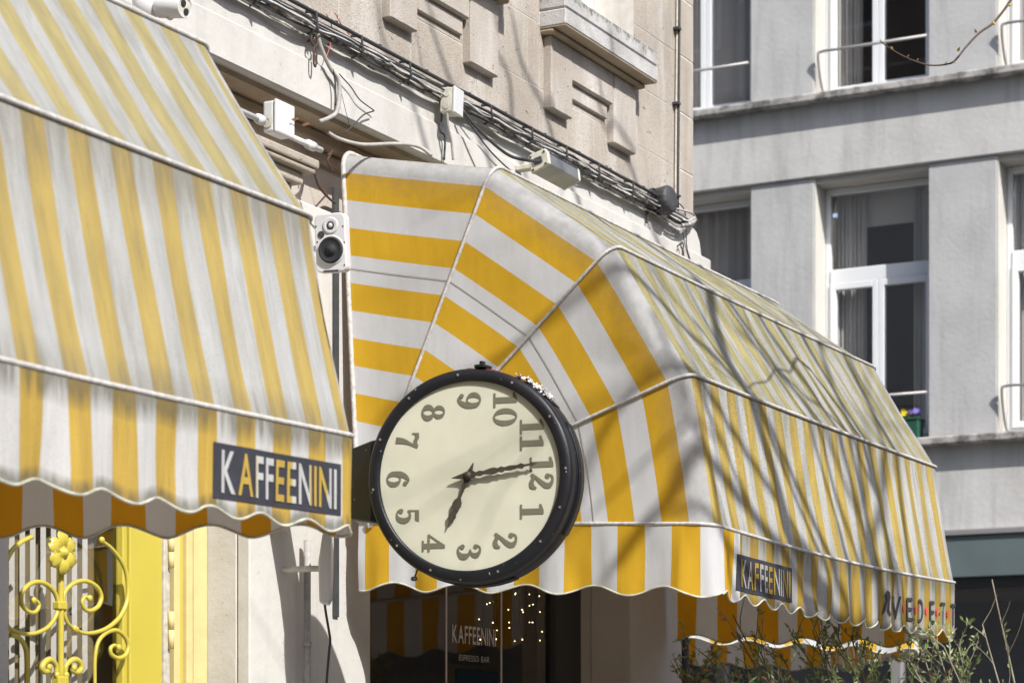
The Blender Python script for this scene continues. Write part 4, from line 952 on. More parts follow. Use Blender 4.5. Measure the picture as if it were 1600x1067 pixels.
# junction boxes
j1 = onY(428, 179, 4.75)
jb = thing('junction_box', j1, 'white square junction box on the ledge above the impost', 'junction box')
MB().box(j1.x, j1.x + 0.118, 4.752, 4.80, j1.z - 0.062, j1.z + 0.055).build('box_body', M['whitep'], jb, bevel=0.008, seg=2)
MB().box(j1.x - 0.003, j1.x + 0.121, 4.736, 4.751, j1.z - 0.065, j1.z + 0.058).build('box_lid', M['whitep'], jb, bevel=0.006, seg=2)
MB().lathe((j1.x - 0.001, 4.777, j1.z - 0.022), (-1, 0, 0), [(0.018, 0), (0.024, 0.003), (0.010, 0.004), (0.009, 0.002)], 20).build('knockout', M['oldp'], jb)
cz = j1.z - 0.022
cd = thing('conduit', (j1.x, 4.77, cz), 'white plastic conduit running along the ledge into the white junction box', 'conduit')
MB().tube([(5.6, 4.79, cz - 0.0), (j1.x - 0.03, 4.79, cz)], 0.011, 10).tube([(j1.x - 0.05, 4.79, cz), (j1.x - 0.015, 4.79, cz)], 0.019, 10).build('pipe', M['whitep'], cd, smooth='n')
MB().tube([(j1.x + 0.125, 4.76, j1.z - 0.05), (j1.x + 0.34, 4.76, j1.z - 0.05)], 0.011, 10).tube([(j1.x + 0.24, 4.76, j1.z - 0.05), (j1.x + 0.29, 4.76, j1.z - 0.05)], 0.018, 10).build('pipe', M['whitep'], cd, smooth='n')
for (px_, py_, lb) in ((461, 189, 'curled orange dead leaf caught in cobweb next to the white box'), (478, 197, 'dead leaf in cobweb, further right by the soffit edge')):
    p = onY(px_, py_, 4.72); m = MB(); m.grid(lambda i, j: p + Vector(((i - 2) * 0.009, 0.006 * math.sin(i * 1.1 + j), (j - 1) * 0.006 * math.sin(math.pi * (i + 0.6) / 5.2) + 0.003 * i)), 5, 3)
    tag(m.build('dead_leaf', M['dryleaf'], smooth=True, org=p), lb, 'leaf')
j2 = onY(704, 160, 4.775)
jb = thing('junction_box', j2, 'aged cream junction box hanging under the cable bundle, lead dropping from it', 'junction box')
jx, jy, jz = Vector((1, 0.10, 0)).normalized(), Vector((-0.10, 1, 0.05)).normalized(), Vector((0, -0.05, 1)).normalized()
MB().obox(j2, jx, jy, jz, 0.044, 0.030, 0.052).build('box_body', M['oldp'], jb, bevel=0.006, seg=2)
MB().obox(j2 - jy * 0.034, jx, jy, jz, 0.047, 0.006, 0.055).build('box_lid', M['whitep'], jb, bevel=0.003)
for (a, b_) in ((0.0, 0.026), (0.0, -0.026)): MB().lathe(j2 - jx * 0.044 + jy * a + jz * b_, -jx, [(0.014, 0), (0.014, 0.003), (0.008, 0.003)], 16).build('knockout', M['oldp'], jb)
# floodlight
f = onY(843, 252, 4.68); fx = Vector((1, 0, -0.02)).normalized(); fy = Vector((0, math.cos(0.25), -math.sin(0.25))); fz = fx.cross(fy).normalized()
fl2 = thing('floodlight', f, 'long grey metal floodlight housing fixed below the cable bundle', 'floodlight')
pr = [(-0.045, -0.030), (0.045, -0.042), (0.045, 0.030), (0.030, 0.040), (-0.040, 0.040), (-0.050, 0.020)]
MB().prism(pr, lambda a, b_, d: f + fy * a + fz * b_ + fx * d, 0.012, 0.30).build('housing', M['metalbox'], fl2, bevel=0.004, seg=2)
MB().prism([(a * 1.05, b_ * 1.06) for a, b_ in pr], lambda a, b_, d: f + fy * a + fz * b_ + fx * d, -0.012, 0.0115).build('end_plate', M['oldp'], fl2, bevel=0.005, seg=2)
MB().prism([(a * 1.03, b_ * 1.04) for a, b_ in pr], lambda a, b_, d: f + fy * a + fz * b_ + fx * d, 0.3005, 0.315).build('end_plate', M['oldp'], fl2, bevel=0.004)
MB().obox(f + fy * -0.0475 + fz * 0.026 + fx * 0.16, fx, fy, fz, 0.14, 0.0035, 0.003).build('seam', M['darkp'], fl2)
MB().obox(f - fx * 0.016 + fy * 0.0, fx, fy, fz, 0.004, 0.022, 0.014).build('gland', M['darkp'], fl2, bevel=0.003)
for (a, b_) in ((-.036, .028), (.034, .028), (-.032, -.026), (.034, -.032)): MB().lathe(f - fx * 0.012 + fy * a + fz * b_, -fx, [(0.005, 0), (0.005, 0.003), (0.001, 0.003)], 8).build('screw', M['darkp'], fl2)
MB().box(f.x + 0.05, f.x + 0.10, 4.70, 4.83, f.z - 0.012, f.z + 0.010).build('bracket', M['oldp'], fl2, bevel=0.003)
# black splice closure
s0 = onY(1043, 312, 4.76)
scx = thing('splice_closure', s0, 'black oval cable splice closure at the building corner', 'closure')
ax = Vector((-0.12, -0.99, 0.08)).normalized()
o = MB().lathe(s0, ax, [(0.070, -0.045), (0.072, 0.0), (0.070, 0.015), (0.062, 0.025), (0.040, 0.031), (0.005, 0.033)], 14).build('lid', M['darkp'], scx, smooth=False, bevel=0.003)
MB().lathe(s0 - ax * 0.062, ax, [(0.060, -0.03), (0.068, 0.0)], 16).build('base', M['darkp'], scx)
for k in range(5):
    a = s0 - ax * 0.05 + Vector((-0.075, 0, 0.05 - 0.025 * k)); MB().tube(cat_rom([a + Vector((0.03, 0, 0)), a, a + Vector((-0.03, 0.01, -0.02)), a + Vector((-0.035, 0.02, -0.08))]), 0.0055, 6).build('entry_cable', M['cable'], scx, smooth='n')
# security camera
cc = onY(284, 12, 4.66)
scam = thing('security_camera', (cc.x, YF, cc.z), 'white bullet security camera with twin lenses peeking over the near awning', 'camera')
cax = Vector((-0.30, -0.92, -0.10)).normalized()
lx = Vector((0.72, -0.62, 0.30)).normalized()
lx = (Vector((0, 0, EYE)) - cc).normalized().lerp(Vector((SA, -CA, 0)), 0.55).normalized()
MB().lathe(cc, lx, [(0.030, -0.11), (0.036, -0.10), (0.036, 0.015), (0.034, 0.018), (0.032, 0.012)], 28).build('camera_body', M['whitep'], scam, smooth='n')
lu = lx.cross(Vector((0, 0, 1))).normalized(); lv = lu.cross(lx).normalized()
MB().lathe(cc, lx, [(0.032, 0.0125), (0.001, 0.0128)], 28, closed=False).build('face_plate', M['oldp'], scam)
for s_ in (-1, 1): MB().lathe(cc + (lu * 0.0 + (lu * 0.6 + lv * 0.8) * 0.015 * s_) + lx * 0.013, lx, [(0.0115, 0), (0.0115, 0.003), (0.008, 0.004), (0.001, 0.002)], 20).build('lens', M['darkcone'], scam, smooth='n')
bs = onY(240, 10, 4.78); MB().lathe((bs.x, YF, bs.z + 0.01), (0, -1, 0), [(0.055, 0), (0.055, 0.03), (0.045, 0.05), (0.02, 0.06)], 28).build('base', M['whitep'], scam, smooth='n')
MB().tube([(bs.x, YF - 0.05, bs.z), cc - lx * 0.09 + Vector((0, 0, -0.01)), cc - lx * 0.05 - Vector((0, 0, 0.03))], 0.016, 10).build('arm', M['whitep'], scam, smooth='n')

# wall lamp (slim white box) with pipe below the near awning corner
wl_ = onY(508, 888, 4.66)
lampo = thing('outdoor_access_point', wl_, 'slim white angular box on an arm beside the grey downpipe', 'antenna box')
a1_, a2_, a3_ = Vector((0.95, -0.30, 0)).normalized(), Vector((0.30, 0.95, 0)).normalized(), Vector((0, 0, 1))
pl = [(-0.052, -0.13), (0.028, -0.13), (0.045, -0.105), (0.052, 0.13), (-0.020, 0.13), (-0.052, 0.08)]
pl = [(-0.018, -0.13), (0.012, -0.135), (0.022, -0.115), (0.026, -0.02), (0.028, 0.13), (-0.006, 0.13), (-0.022, 0.02)]
ra = Vector((SA, -CA, 0)); fa = Vector((CA, SA, 0))
MB().prism(pl, lambda a, b_, d: wl_ + ra * a + a3_ * b_ + fa * d, -0.05, 0.07).build('box_body', M['whitep'], lampo, bevel=0.006, seg=2)
MB().tube([wl_ + ra * -0.01, wl_ + ra * -0.05, Vector((wl_.x - 0.03, 4.87, wl_.z))], 0.012, 10).build('arm', M['oldp'], lampo)
MB().box((wl_ + ra * -0.07).x - 0.02, (wl_ + ra * -0.07).x + 0.02, 4.86, 4.884, wl_.z - 0.03, wl_.z + 0.03).build('mount_plate', M['oldp'], lampo, bevel=0.003)
hang('hanging_wire', 'black wire with a knot hanging below the slim white box', [(506, 930), (509, 955), (514, 985), (516, 1000), (514, 1020), (510, 1070), (508, 1100)], 0.005, M['cable'], 4.70)
dp = onY(487, 900, 4.77)
dpo = thing('downpipe', (dp.x, 4.77, 0), 'slim grey vertical pipe on the pier left of the window', 'pipe')
MB().tube([(dp.x, 4.79, 0.02), (dp.x, 4.79, onY(487, 845, 4.79).z)], 0.014, 12).build('pipe_run', M['greycable'], dpo, smooth='n')
MB().tube([(dp.x, 4.79, onY(487, 1010, 4.79).z), (dp.x, 4.79, onY(487, 1003, 4.79).z)], 0.019, 12).build('coupling', M['greycable'], dpo, smooth='n')
bp = onY(1070, 1000, 4.86)
bpo = thing('black_downpipe', (bp.x, 4.86, 0), 'black vertical pipe at the building corner under the awning', 'pipe')
MB().tube([(bp.x, 4.86, 0.02), (bp.x, 4.86, 4.1)], 0.022, 12).build('pipe_run', M['darkp'], bpo, smooth='n')
z_ = onY(1070, 1028, 4.86).z; MB().box(bp.x - 0.04, bp.x + 0.04, 4.85, 4.875, z_ - 0.008, z_ + 0.008).build('pipe_clip', M['darkp'], bpo)

# ---------------------------------------------------------------- grey building across the end
XG = 20.5
gb = thing('grey_building', (XG, 6, 0), 'grey concrete building with tall white framed windows, standing at right angles behind', 'building')
def yG(px_, X=XG): return onX(px_, 500, X).y
oB = (yG(1449), yG(1270)); per = 1.755
ops = [(oB[0] - per, oB[1] - per), oB, (oB[0] + per, oB[1] + per)]           # C, B, A
storeys = [(3.77, 4.59, 7.16), (7.16, 7.88, 10.4)]                            # spandrel z0, z1, window head
YA, YZ = -14, 26
for (z0, z1, z2) in storeys + [(10.4, 11.1, 11.1)]:
    MB().box(XG, XG + 0.6, YA, YZ, z0, z1).build('spandrel', M['spandrel'], gb, bevel=0.01)
    if z2 > z1: MB().box(XG - 0.13, XG - 0.001, YA, YZ, z1 - 0.04, z1 + 0.035).build('sill_band', M['sill'], gb, bevel=0.012)
MB().box(XG, XG + 8, YA, YZ, 11.1, 11.3).build('roof', M['concrete'], gb)
for (z0, z1, z2) in storeys:
    zz0, zz1 = z1 + 0.001, z2 - 0.001
    pil = [(YA, ops[0][0]), (ops[0][1], ops[1][0]), (ops[1][1], ops[2][0]), (ops[2][1], YZ)]
    for (a, b_) in pil:
        MB().box(XG + 0.03, XG + 0.45, a, b_, zz0, zz1).build('pillar', M['concrete'], gb, bevel=0.008)
        if b_ < YZ: pass
    for wi, (a, b_) in enumerate(ops):
        # white painted jamb lining on the left side of the opening (facing the sun)
        MB().box(XG + 0.034, XG + 0.40, b_ - 0.012, b_ + 0.002, zz0 + 0.002, zz1 - 0.002).build('jamb', M['reveal'], gb)
        MB().box(XG + 0.06, XG + 0.40, a, b_ - 0.013, zz1 - 0.05, zz1 - 0.003).build('lintel', M['reveal'], gb)
        MB().box(XG + 0.02, XG + 0.42, a + 0.001, b_ - 0.013, zz0 + 0.001, zz0 + 0.05).build('inner_sill', M['spandrel'], gb)
        yl, yr = b_ - 0.014, a + 0.002; xf = XG + 0.31; zb_, zt_ = zz0 + 0.05, zz1 - 0.053
        up = (z0 > 7)
        ztr = 6.27
        fo = MB()
        fo.box(xf, xf + 0.07, yl - 0.05, yl, zb_, zt_); fo.box(xf, xf + 0.07, yr, yr + 0.05, zb_, zt_)
        fo.box(xf, xf + 0.07, yr + 0.05, yl - 0.05, zt_ - 0.06, zt_); fo.box(xf, xf + 0.07, yr + 0.05, yl - 0.05, zb_, zb_ + 0.07)
        zm = zt_ - 0.75 if up else ztr
        fo.box(xf - 0.012, xf + 0.07, yr + 0.05, yl - 0.05, zm - 0.065, zm + 0.065)
        wo = fo.build('window', M['winwhite'], gb, bevel=0.006)
        ym = (yl + yr) / 2 + 0.02
        for (p, q) in ((yr + 0.052, ym - 0.002), (ym + 0.002, yl - 0.052)):
            s_ = MB(); t = 0.055
            s_.box(xf - 0.02, xf + 0.05, p, p + t, zb_ + 0.072, zm - 0.067); s_.box(xf - 0.02, xf + 0.05, q - t, q, zb_ + 0.072, zm - 0.067)
            s_.box(xf - 0.02, xf + 0.05, p + t, q - t, zb_ + 0.072, zb_ + 0.13); s_.box(xf - 0.02, xf + 0.05, p + t, q - t, zm - 0.13, zm - 0.067)
            s_.build('casement', M['winwhite'], wo, bevel=0.004)
            MB().box(xf + 0.02, xf + 0.026, p + t, q - t, zb_ + 0.13, zm - 0.13).build('pane', M['glass'], wo)
        MB().box(xf + 0.02, xf + 0.026, yr + 0.05, yl - 0.05, zm + 0.065, zt_ - 0.06).build('pane', M['glass'], wo)
        def curtain(y0, y1, z0_, z1_, xo=0.18, nm='curtain'):
            n = 46
            MB().grid(lambda i, j: (xf + xo + 0.022 * math.sin(i * 0.95 + wi) + 0.012 * math.sin(i * 0.37 + 2), y0 + (y1 - y0) * i / (n - 1) + 0.01 * math.sin(i * 2.1), (z0_, z1_)[j]), n, 2).build(nm, M['curtain'], gb, smooth=True)
        if up:
            if wi == 1: curtain(yl - 0.30, yl - 0.03, zb_, zt_)
            else: curtain(yr + 0.02, yl - 0.03, zb_, zt_, 0.15)
        else:
            if wi == 1:
                MB().box(xf + 0.24, xf + 0.25, yr + 0.25, yl - 0.30, zt_ - 0.34, zt_).build('pale_top_panel', M['curtain'], gb)  # pale flat panel across the top of the lower middle window
            if wi == 1: curtain(yl - 0.34, yl - 0.06, zb_, zt_); curtain(yr + 0.0, yr + 0.28, zb_, zt_)
            elif wi == 2: curtain(yr + 0.0, yl - 0.3, zb_ + 1, zt_); 
            else: curtain(yl - 0.5, yl - 0.03, zb_, zt_)
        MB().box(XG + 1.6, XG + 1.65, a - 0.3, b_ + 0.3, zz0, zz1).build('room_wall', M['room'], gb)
        # rail bent round at the end
        hz = 0.44 if up else 0.46
        xr = XG - 0.02
        yb1 = b_ - 0.06
        rl = thing('window_rail', (xr, yb1, zz0 + 0.04), {(1, 0): 'thin grey rail across the upper right window at the frame edge', (1, 1): 'thin grey rail across the upper middle window of the grey building', (1, 2): 'thin grey rail across the upper left window beside the stone corner', (0, 0): 'thin grey rail across the lower right window at the frame edge', (0, 1): 'thin grey rail across the lower middle window above the flower box', (0, 2): 'thin grey rail of the lower left window behind the awning'}[(int(up), wi)], 'railing', 'grey rails across the windows')
        MB().tube(cat_rom([(xf - 0.03, yb1 - 0.02, zz0 + 0.06), (xr + 0.1, yb1 - 0.01, zz0 + 0.10), (xr, yb1, zz0 + hz - 0.05), (xr, yb1 - 0.04, zz0 + hz), (xr, yb1 - 0.2, zz0 + hz)], 6) + [Vector((xr, a + 0.0, zz0 + hz))], 0.014, 8).build('top_rail', M['rail'], rl, smooth='n')
# room boxes between storeys
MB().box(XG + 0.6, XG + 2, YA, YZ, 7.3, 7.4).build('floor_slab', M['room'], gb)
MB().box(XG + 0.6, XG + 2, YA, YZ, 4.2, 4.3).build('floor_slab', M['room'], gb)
# ground floor : ledge, fascia, dark shop front
MB().box(XG - 0.08, XG + 0.1, YA, YZ, 3.72, 3.768).build('ledge', M['rail'], gb, bevel=0.005)
MB().box(XG - 0.05, XG + 0.1, YA, YZ, 3.34, 3.715).build('fascia_board', M['fascia'], gb, bevel=0.005)
MB().box(XG + 0.0, XG + 0.1, YA, YZ, 3.25, 3.338).build('fascia_trim', M['darkfr'], gb)
for k in range(-4, 7):
    y0 = 6.75 + 1.75 * k
    MB().box(XG - 0.01, XG + 0.12, y0, y0 + 0.10, 0, 3.248).build('shopfront_mullion', M['darkfr'] if k % 2 else M['rail'], gb, bevel=0.004)
    wo = MB().box(XG + 0.04, XG + 0.12, y0 + 0.10, y0 + 0.135, 0.3, 3.248).box(XG + 0.04, XG + 0.12, y0 + 0.135, y0 + 1.75, 0.001, 0.3).build('shop_window', M['darkfr'], gb)
    MB().box(XG + 0.07, XG + 0.078, y0 + 0.135, y0 + 1.75, 0.3, 3.248).build('pane', M['glass'], wo)
MB().box(XG + 1.2, XG + 1.3, YA, YZ, 0, 3.7).build('shop_back_wall', mat('blue_grey_wall', (0.10, 0.12, 0.14), 0.8), gb)
MB().box(XG + 0.1, XG + 1.3, YA, YZ, 3.2, 3.3).build('shop_ceiling', M['room'], gb)
# flower box with pansies
fb0, fb1 = onX(1440, 675, XG + 0.10), onX(1405, 675, XG + 0.10)
zb_ = 4.59 + 0.055
fbx = thing('flower_box', (XG + 0.1, (fb0.y + fb1.y) / 2, zb_), 'dark green flower box on the lower window ledge', 'planter')
pr = [(XG + 0.03, zb_), (XG + 0.17, zb_), (XG + 0.19, zb_ + 0.17), (XG + 0.01, zb_ + 0.17)]
MB().prism(pr, lambda a, b_, d: (a, d, b_), fb0.y + 0.01, fb1.y - 0.02).build('tub', M['greybox'], fbx, bevel=0.006)
MB().box(XG + 0.0, XG + 0.2, fb0.y, fb1.y - 0.01, zb_ + 0.171, zb_ + 0.19).build('tub_rim', M['greybox'], fbx, bevel=0.004)
rnd = random.Random(8)
for (ya, yb, mt, lb) in ((fb1.y - 0.10, fb1.y - 0.02, 'petal_y', 'yellow pansies in the left of the green flower box'), (fb0.y + 0.02, fb1.y - 0.11, 'petal_p', 'violet pansies in the right of the green flower box')):
    pn = thing('pansy', (XG + 0.1, (ya + yb) / 2, zb_ + 0.19), lb, 'flowers')
    lf_ = MB()
    for k in range(30):
        c = Vector((XG + rnd.uniform(0.03, 0.17), rnd.uniform(ya, yb), zb_ + rnd.uniform(0.19, 0.23))); a = rnd.uniform(0, 6.28); u = Vector((math.cos(a), math.sin(a), 0.4)) * 0.022; w = Vector((-math.sin(a), math.cos(a), 0.1)) * 0.010
        b0 = len(lf_.v); lf_.v += [c - u, c + w, c + u, c - w]; lf_.face([b0, b0+1, b0+2, b0+3])
    tag(lf_.build('leaves', M['leafg'], pn), kind='stuff')
    for k in range(7):
        c = Vector((XG + rnd.uniform(0.02, 0.12), rnd.uniform(ya, yb), zb_ + rnd.uniform(0.225, 0.27))); nn = Vector((-1, rnd.uniform(-.4, .2), rnd.uniform(0, .6))).normalized(); u = nn.orthogonal().normalized(); w = nn.cross(u)
        m = MB()
        for q in range(5):
            a = 2 * math.pi * q / 5; d = u * math.cos(a) + w * math.sin(a); e = u * -math.sin(a) + w * math.cos(a); b0 = len(m.v)
            m.v += [c, c + d * 0.014 + e * 0.014 + nn * 0.004, c + d * 0.027, c + d * 0.014 - e * 0.014 + nn * 0.004]; m.face([b0, b0+1, b0+2, b0+3])
        m.build('flower', M[mt], pn)

# ---------------------------------------------------------------- houses across the street (seen only mirrored in glass)
ob = thing('opposite_house', (10, -16, 0), 'brick row of houses across the street, mirrored faintly in the shop glass', 'building')
MB().box(-30, 45, -24, -15.4, 0, 11).build('wall', M['brickwall'], ob)
for k in range(12):
    for z in (1.0, 4.4, 7.8):
        wo = MB().box(-20 + 5 * k, -18.4 + 5 * k, -15.398, -15.36, z, z + 1.9).build('window', M['winwhite'], ob)
        MB().box(-19.92 + 5 * k, -18.48 + 5 * k, -15.358, -15.35, z + 0.08, z + 1.82).build('pane', M['darkcone'], wo)

wb = thing('sky_block_house', (-13, 4, 0), 'unseen tall dark brick house added behind the viewer to keep sky out of the grey building windows', 'building')
MB().box(-22, -13, -10, 40, 0, 36).build('wall', M['brickwall'], wb)  # added out of view, tall enough to keep sky out of the window reflections
for k in range(9):
    for z in (4.0, 8, 12, 16, 20):
        wo = MB().box(-13.0, -12.96, -8 + 4.4 * k, -6.4 + 4.4 * k, z, z + 2.2).build('window', M['winwhite'], wb)
        MB().box(-12.958, -12.95, -7.92 + 4.4 * k, -6.48 + 4.4 * k, z + 0.08, z + 2.12).build('pane', M['darkcone'], wo)

# ---------------------------------------------------------------- street tree (bare, budding) whose shadow falls on the awning
TB = Vector((7.6, -2.0, -0.02))
tr = thing('street_tree', TB, 'bare budding street tree, one thin twig reaching into the top right corner', 'tree')
def in_frame(p, pad=25):
    q = proj(p); return q is not None and q[2] > 0.3 and -pad < q[0] < 1600 + pad and -pad < q[1] < 1067 + pad
rnd = random.Random(42)
def grow(mb, p, d, L, r, depth):
    n = max(3, int(L / 0.18)); pts = [p]; rr = [r]; q = p.copy(); dd = d.copy()
    for i in range(n):
        dd = (dd + Vector((rnd.uniform(-1, 1), rnd.uniform(-1, 1), rnd.uniform(-0.7, 0.9))) * 0.16).normalized()
        nq = q + dd * (L / n)
        if in_frame(nq) : break
        q = nq; pts.append(q.copy()); rr.append(max(0.003, r * (1 - 0.5 * (i + 1) / n)))
    if len(pts) > 1: mb.tube(pts, rr, 6 if depth < 3 else 4)
    if depth >= 4 or len(pts) < 3: return
    for i in range(rnd.choice((2, 2, 3))):
        k = rnd.randint(len(pts) // 2, len(pts) - 1)
        e = dd.orthogonal().normalized(); e = Matrix.Rotation(rnd.uniform(0, 6.28), 3, dd) @ e
        nd = (dd * 0.75 + e * rnd.uniform(0.45, 0.85) + Vector((0, 0, 0.12))).normalized()
        grow(mb, pts[k], nd, L * rnd.uniform(0.62, 0.82), rr[k] * 0.62, depth + 1)
MB().tube(cat_rom([TB, TB + Vector((0.02, 0.05, 1.5)), TB + Vector((0.0, 0.15, 3.3)), TB + Vector((-0.05, 0.35, 4.9))], 6), [0.16 - 0.0035 * i for i in range(19)], 14).build('trunk', M['bark'], tr, smooth='n')
top = TB + Vector((-0.05, 0.35, 4.9))
for (dx, dy, dz, L, r) in ((-0.55, 0.45, 1.1, 2.5, 0.07), (0.0, -0.2, 1.2, 2.7, 0.08), (-0.9, 0.3, 0.8, 2.2, 0.06), (-0.9, 0.8, 0.55, 2.2, 0.05), (-0.5, 0.9, 0.8, 2.0, 0.05)):
    m = MB(); grow(m, top.copy(), Vector((dx, dy, dz)).normalized(), L, r, 1); m.build('limb', M['bark'], tr, smooth='n')
# limbs that throw the clear shadows on the awning front; each is a real branch between crown and awning
def panel_hit(px_, py_):
    best = None
    for k in (2, 3, 1):                                         # front panels as planes between neighbouring frame bars
        (a0_, R0), (a1_, R1) = FR2[k], FR2[k + 1]
        A = Vector((0, 4.80 - R0 * math.cos(R_(a0_)), 2.57 + R0 * math.sin(R_(a0_)))); B = Vector((0, 4.80 - R1 * math.cos(R_(a1_)), 2.57 + R1 * math.sin(R_(a1_))))
        n = (B - A).cross(Vector((1, 0, 0))); d = ray(px_, py_); t = (A - Vector((0, 0, EYE))).dot(n) / d.dot(n); p = Vector((0, 0, EYE)) + d * t
        if B.z - 0.3 * (k == 3) <= p.z <= A.z: return p
        if best is None: best = p
    return best
def shadow_limb(pix, r0, r1, dist, hit=None):
    pts = []
    for i, (a, b_) in enumerate(pix):
        p = (hit or panel_hit)(a, b_); pts.append(p - SD * (dist + 0.10 * math.sin(i)))
    P = cat_rom(pts, 6); n = len(P)
    P = [p for p in P if not in_frame(p, 5)]
    if len(P) < 3: print('limb in frame'); return
    join = top + Vector((0.1, 0.3, 0.6))
    a = min((P[0], P[-1]), key=lambda q: (q - join).length)
    if a is P[-1]: P = P[::-1]
    con = cat_rom([join, join.lerp(P[0], 0.5) + Vector((0.1, 0, 0.25)), P[0]], 6)
    full = con[:-1] + P; N = len(full)
    MB().tube(full, [max(r1, r0 * 1.3 - (r0 * 1.3 - r1) * i / (N - 1)) for i in range(N)], 8).build('limb', M['bark'], tr, smooth='n')
shadow_limb([(1085, 430), (1120, 510), (1155, 590), (1190, 670), (1215, 750), (1235, 840)], 0.045, 0.03, 4.6)
shadow_limb([(1150, 470), (1200, 560), (1290, 640), (1340, 700), (1380, 800)], 0.014, 0.008, 4.4)
shadow_limb([(1020, 480), (1080, 620), (1110, 720), (1130, 840)], 0.016, 0.010, 4.8)
sideh = lambda a, b_: onX(a, b_, 7.8)
wallh = lambda a, b_: onY(a, b_, YS)
shadow_limb([(1000, 380), (930, 440), (850, 500), (780, 560), (700, 600), (600, 640)], 0.021, 0.013, 6.2, sideh)
shadow_limb([(1090, 690), (1050, 770), (1000, 830), (950, 900)], 0.032, 0.02, 5.6, sideh)
shadow_limb([(1060, 560), (980, 620), (930, 700), (900, 800)], 0.02, 0.012, 5.4, sideh)
shadow_limb([(660, 0), (680, 60), (705, 130), (740, 200), (760, 260)], 0.018, 0.01, 6.0, wallh)
shadow_limb([(590, 0), (600, 70), (640, 150), (650, 200)], 0.016, 0.01, 6.2, wallh)
shadow_limb([(800, 20), (815, 100), (850, 170), (870, 240), (900, 320)], 0.022, 0.012, 6.0, wallh)
shadow_limb([(925, 100), (935, 180), (985, 260), (1010, 350), (1030, 400)], 0.018, 0.01, 5.8, wallh)
shadow_limb([(760, 0), (770, 70), (795, 120), (800, 190)], 0.016, 0.01, 6.0, wallh)
# the visible twig
tw = [(1376, 65), (1392, 77), (1420, 92), (1451, 102), (1478, 101), (1492, 95), (1510, 73), (1530, 52), (1550, 38), (1568, 17), (1583, -5), (1610, -45), (1660, -90)]
P = cat_rom([atD(a, b_, 7.9 + 0.05 * i) for i, (a, b_) in enumerate(tw)], 6); N = len(P)
ext = cat_rom([P[-1], P[-1] + Vector((0.2, -0.5, 0.5)), top + Vector((0.3, 0.3, 1.0))], 8)[1:]
full = P + ext; NN = len(full)
twg = MB().tube(full, [0.0018 + 0.0042 * min(1, i / N) + 0.02 * max(0, (i - N) / len(ext)) for i in range(NN)], 7).build('twig', M['twig'], tr, smooth='n')
rnd = random.Random(2)
for (a, b_, s_) in ((1376, 63, .7), (1394, 77, 1), (1419, 88, .7), (1434, 94, .8), (1478, 101, .9), (1491, 98, .9), (1497, 79, 1.2), (1525, 50, 1.3), (1553, 38, 1.2), (1577, 9, 1.2)):
    c = atD(a, b_, 8.1); d = Vector((rnd.uniform(-1, 1), rnd.uniform(-.3, .3), rnd.uniform(0.1, 1))).normalized()
    MB().lathe(c - d * 0.003, d, [(0.001, -0.002), (0.0035 * s_, 0.002), (0.004 * s_, 0.006 * s_), (0.002 * s_, 0.011 * s_), (0.0005, 0.015 * s_)], 8).build('bud', M['bud'], twg, smooth='n')

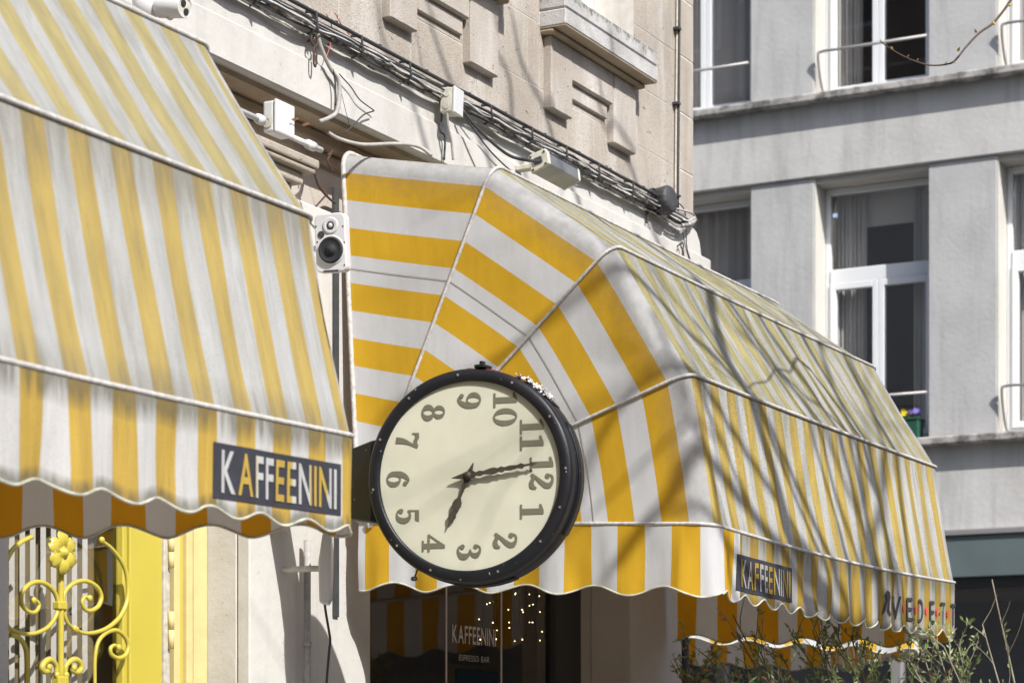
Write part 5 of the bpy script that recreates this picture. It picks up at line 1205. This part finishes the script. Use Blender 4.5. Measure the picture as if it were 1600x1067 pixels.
# ---------------------------------------------------------------- olive-like shrubs in planters
def shrub(label, base, tips, leaves, mt_leaf, mt_stem, seed, spread=0.10, leafsz=0.030, dens=1.0):
    rnd = random.Random(seed); bx = Vector((base[0], base[1], 0.0))
    s = thing('olive_shrub', bx, label, 'shrub')
    MB().lathe(bx, (0, 0, 1), [(0.17, 0.002), (0.22, 0.50), (0.235, 0.50), (0.235, 0.54), (0.20, 0.54), (0.19, 0.47), (0.01, 0.46)], 28).build('pot', M['terracotta'], s, smooth='n')
    lf_ = MB(); dl = MB()
    def leaf(mb, p, d, L):
        d = d.normalized(); n = Vector((rnd.uniform(-1, 1), rnd.uniform(-1, 1), rnd.uniform(-1, 1))); w = d.cross(n)
        if w.length < 1e-3: return
        w = w.normalized() * L * 0.19; b0 = len(mb.v); nn = d.cross(w).normalized() * L * 0.08
        mb.v += [p, p + d * L * 0.45 + w, p + d * L + nn, p + d * L * 0.45 - w]; mb.face([b0, b0+1, b0+2]); mb.face([b0, b0+2, b0+3])
    for (tx, ty, D, tp_) in tips:
        tip = atD(tx, ty, D); st = bx + Vector((rnd.uniform(-.05, .05), rnd.uniform(-.05, .05), 0.45))
        mid = st.lerp(tip, 0.55) + Vector((rnd.uniform(-.08, .08), rnd.uniform(-.08, .08), 0.05))
        P = cat_rom([st, mid, tip], 12); N = len(P)
        mb = MB(); mb.tube(P, [0.008 * (1 - 0.85 * i / N) + 0.0012 for i in range(N)], 6)
        bare = tp_ == 'bare'
        for i in range(5, N):
            d0 = (P[i] - P[i-1]).normalized()
            for q in range(2 if not bare else 1):
                if rnd.random() < (0.38 if bare else 0.9 * dens):
                    e = Matrix.Rotation(rnd.uniform(0, 6.28), 3, d0) @ d0.orthogonal().normalized()
                    sd = (d0 * 0.9 + e * rnd.uniform(0.5, 1.0)).normalized(); SL = rnd.uniform(0.10, 0.24) * (0.5 + 0.8 * (1 - abs(i / N - 0.6)))
                    sp_ = [P[i]]
                    for z in range(4): sd = (sd + Vector((rnd.uniform(-1, 1), rnd.uniform(-1, 1), rnd.uniform(-.6, 1))) * 0.2).normalized(); sp_.append(sp_[-1] + sd * SL / 4)
                    mb.tube(sp_, [0.0026, 0.0022, 0.0018, 0.0014, 0.001], 4, cap=False)
                    if not bare or rnd.random() < 0.25:
                        for z in range(int(leaves * (1 if not bare else .6))):
                            f = rnd.random() ** 0.7; k = min(3, int(f * 4)); p = sp_[k].lerp(sp_[k+1], f * 4 - k)
                            leaf(dl if rnd.random() < (0.4 if tp_ == 'dry' else 0.02) else lf_, p, sd + Vector((rnd.uniform(-1, 1), rnd.uniform(-1, 1), rnd.uniform(-1, 1))) * 0.9, leafsz * rnd.uniform(0.6, 1.25))
        mb.build('stem', mt_stem, s, smooth='n')
    if lf_.v: tag(lf_.build('leaves', mt_leaf, s), kind='stuff')
    if dl.v: tag(dl.build('dry_leaves', M['dryleaf'], s), kind='stuff')
shrub('olive shrub with some dried brown leaves under the middle of the striped awning', (9.0, 2.95), [(1150, 985, 9.6, 'dry'), (1110, 1030, 9.5, 'dry'), (1180, 1000, 9.6, 'g'), (1145, 960, 9.7, 'bare'), (1205, 1010, 9.5, 'dry'), (1165, 1040, 9.6, 'g'), (1135, 1050, 9.5, 'g')], 9, M['leaf'], M['stem'], 4, dens=0.55)
shrub('leafy green olive shrub under the name end of the striped awning', (9.75, 2.85), [(1270, 985, 10.2, 'g'), (1300, 975, 10.1, 'g'), (1245, 1000, 10.2, 'g'), (1330, 995, 10.2, 'g'), (1285, 1010, 10.1, 'g'), (1350, 1020, 10.2, 'g'), (1225, 1030, 10.1, 'g')], 13, M['leaf'], M['stem'], 5, dens=0.8)
shrub('sparse pale stemmed shrub rising past the far end of the awning', (10.35, 2.65), [(1550, 905, 10.6, 'bare'), (1535, 975, 10.5, 'bare'), (1498, 1010, 10.6, 'g'), (1460, 1000, 10.6, 'g'), (1440, 1015, 10.6, 'g'), (1420, 1030, 10.6, 'g'), (1475, 1010, 10.5, 'g')], 13, M['leaf'], M['pstem'], 6)
shrub('reddish leaved shrub at the bottom corner beside the black pipe', (9.9, 4.3), [(1082, 1040, 10.75, 'dry'), (1095, 1050, 10.8, 'dry'), (1075, 1058, 10.7, 'dry')], 10, M['leaf'], M['stem'], 9, leafsz=0.035)
print('objects', len(bpy.data.objects), 'tris', sum(len(o.data.polygons) for o in bpy.data.objects if o.type == 'MESH'))
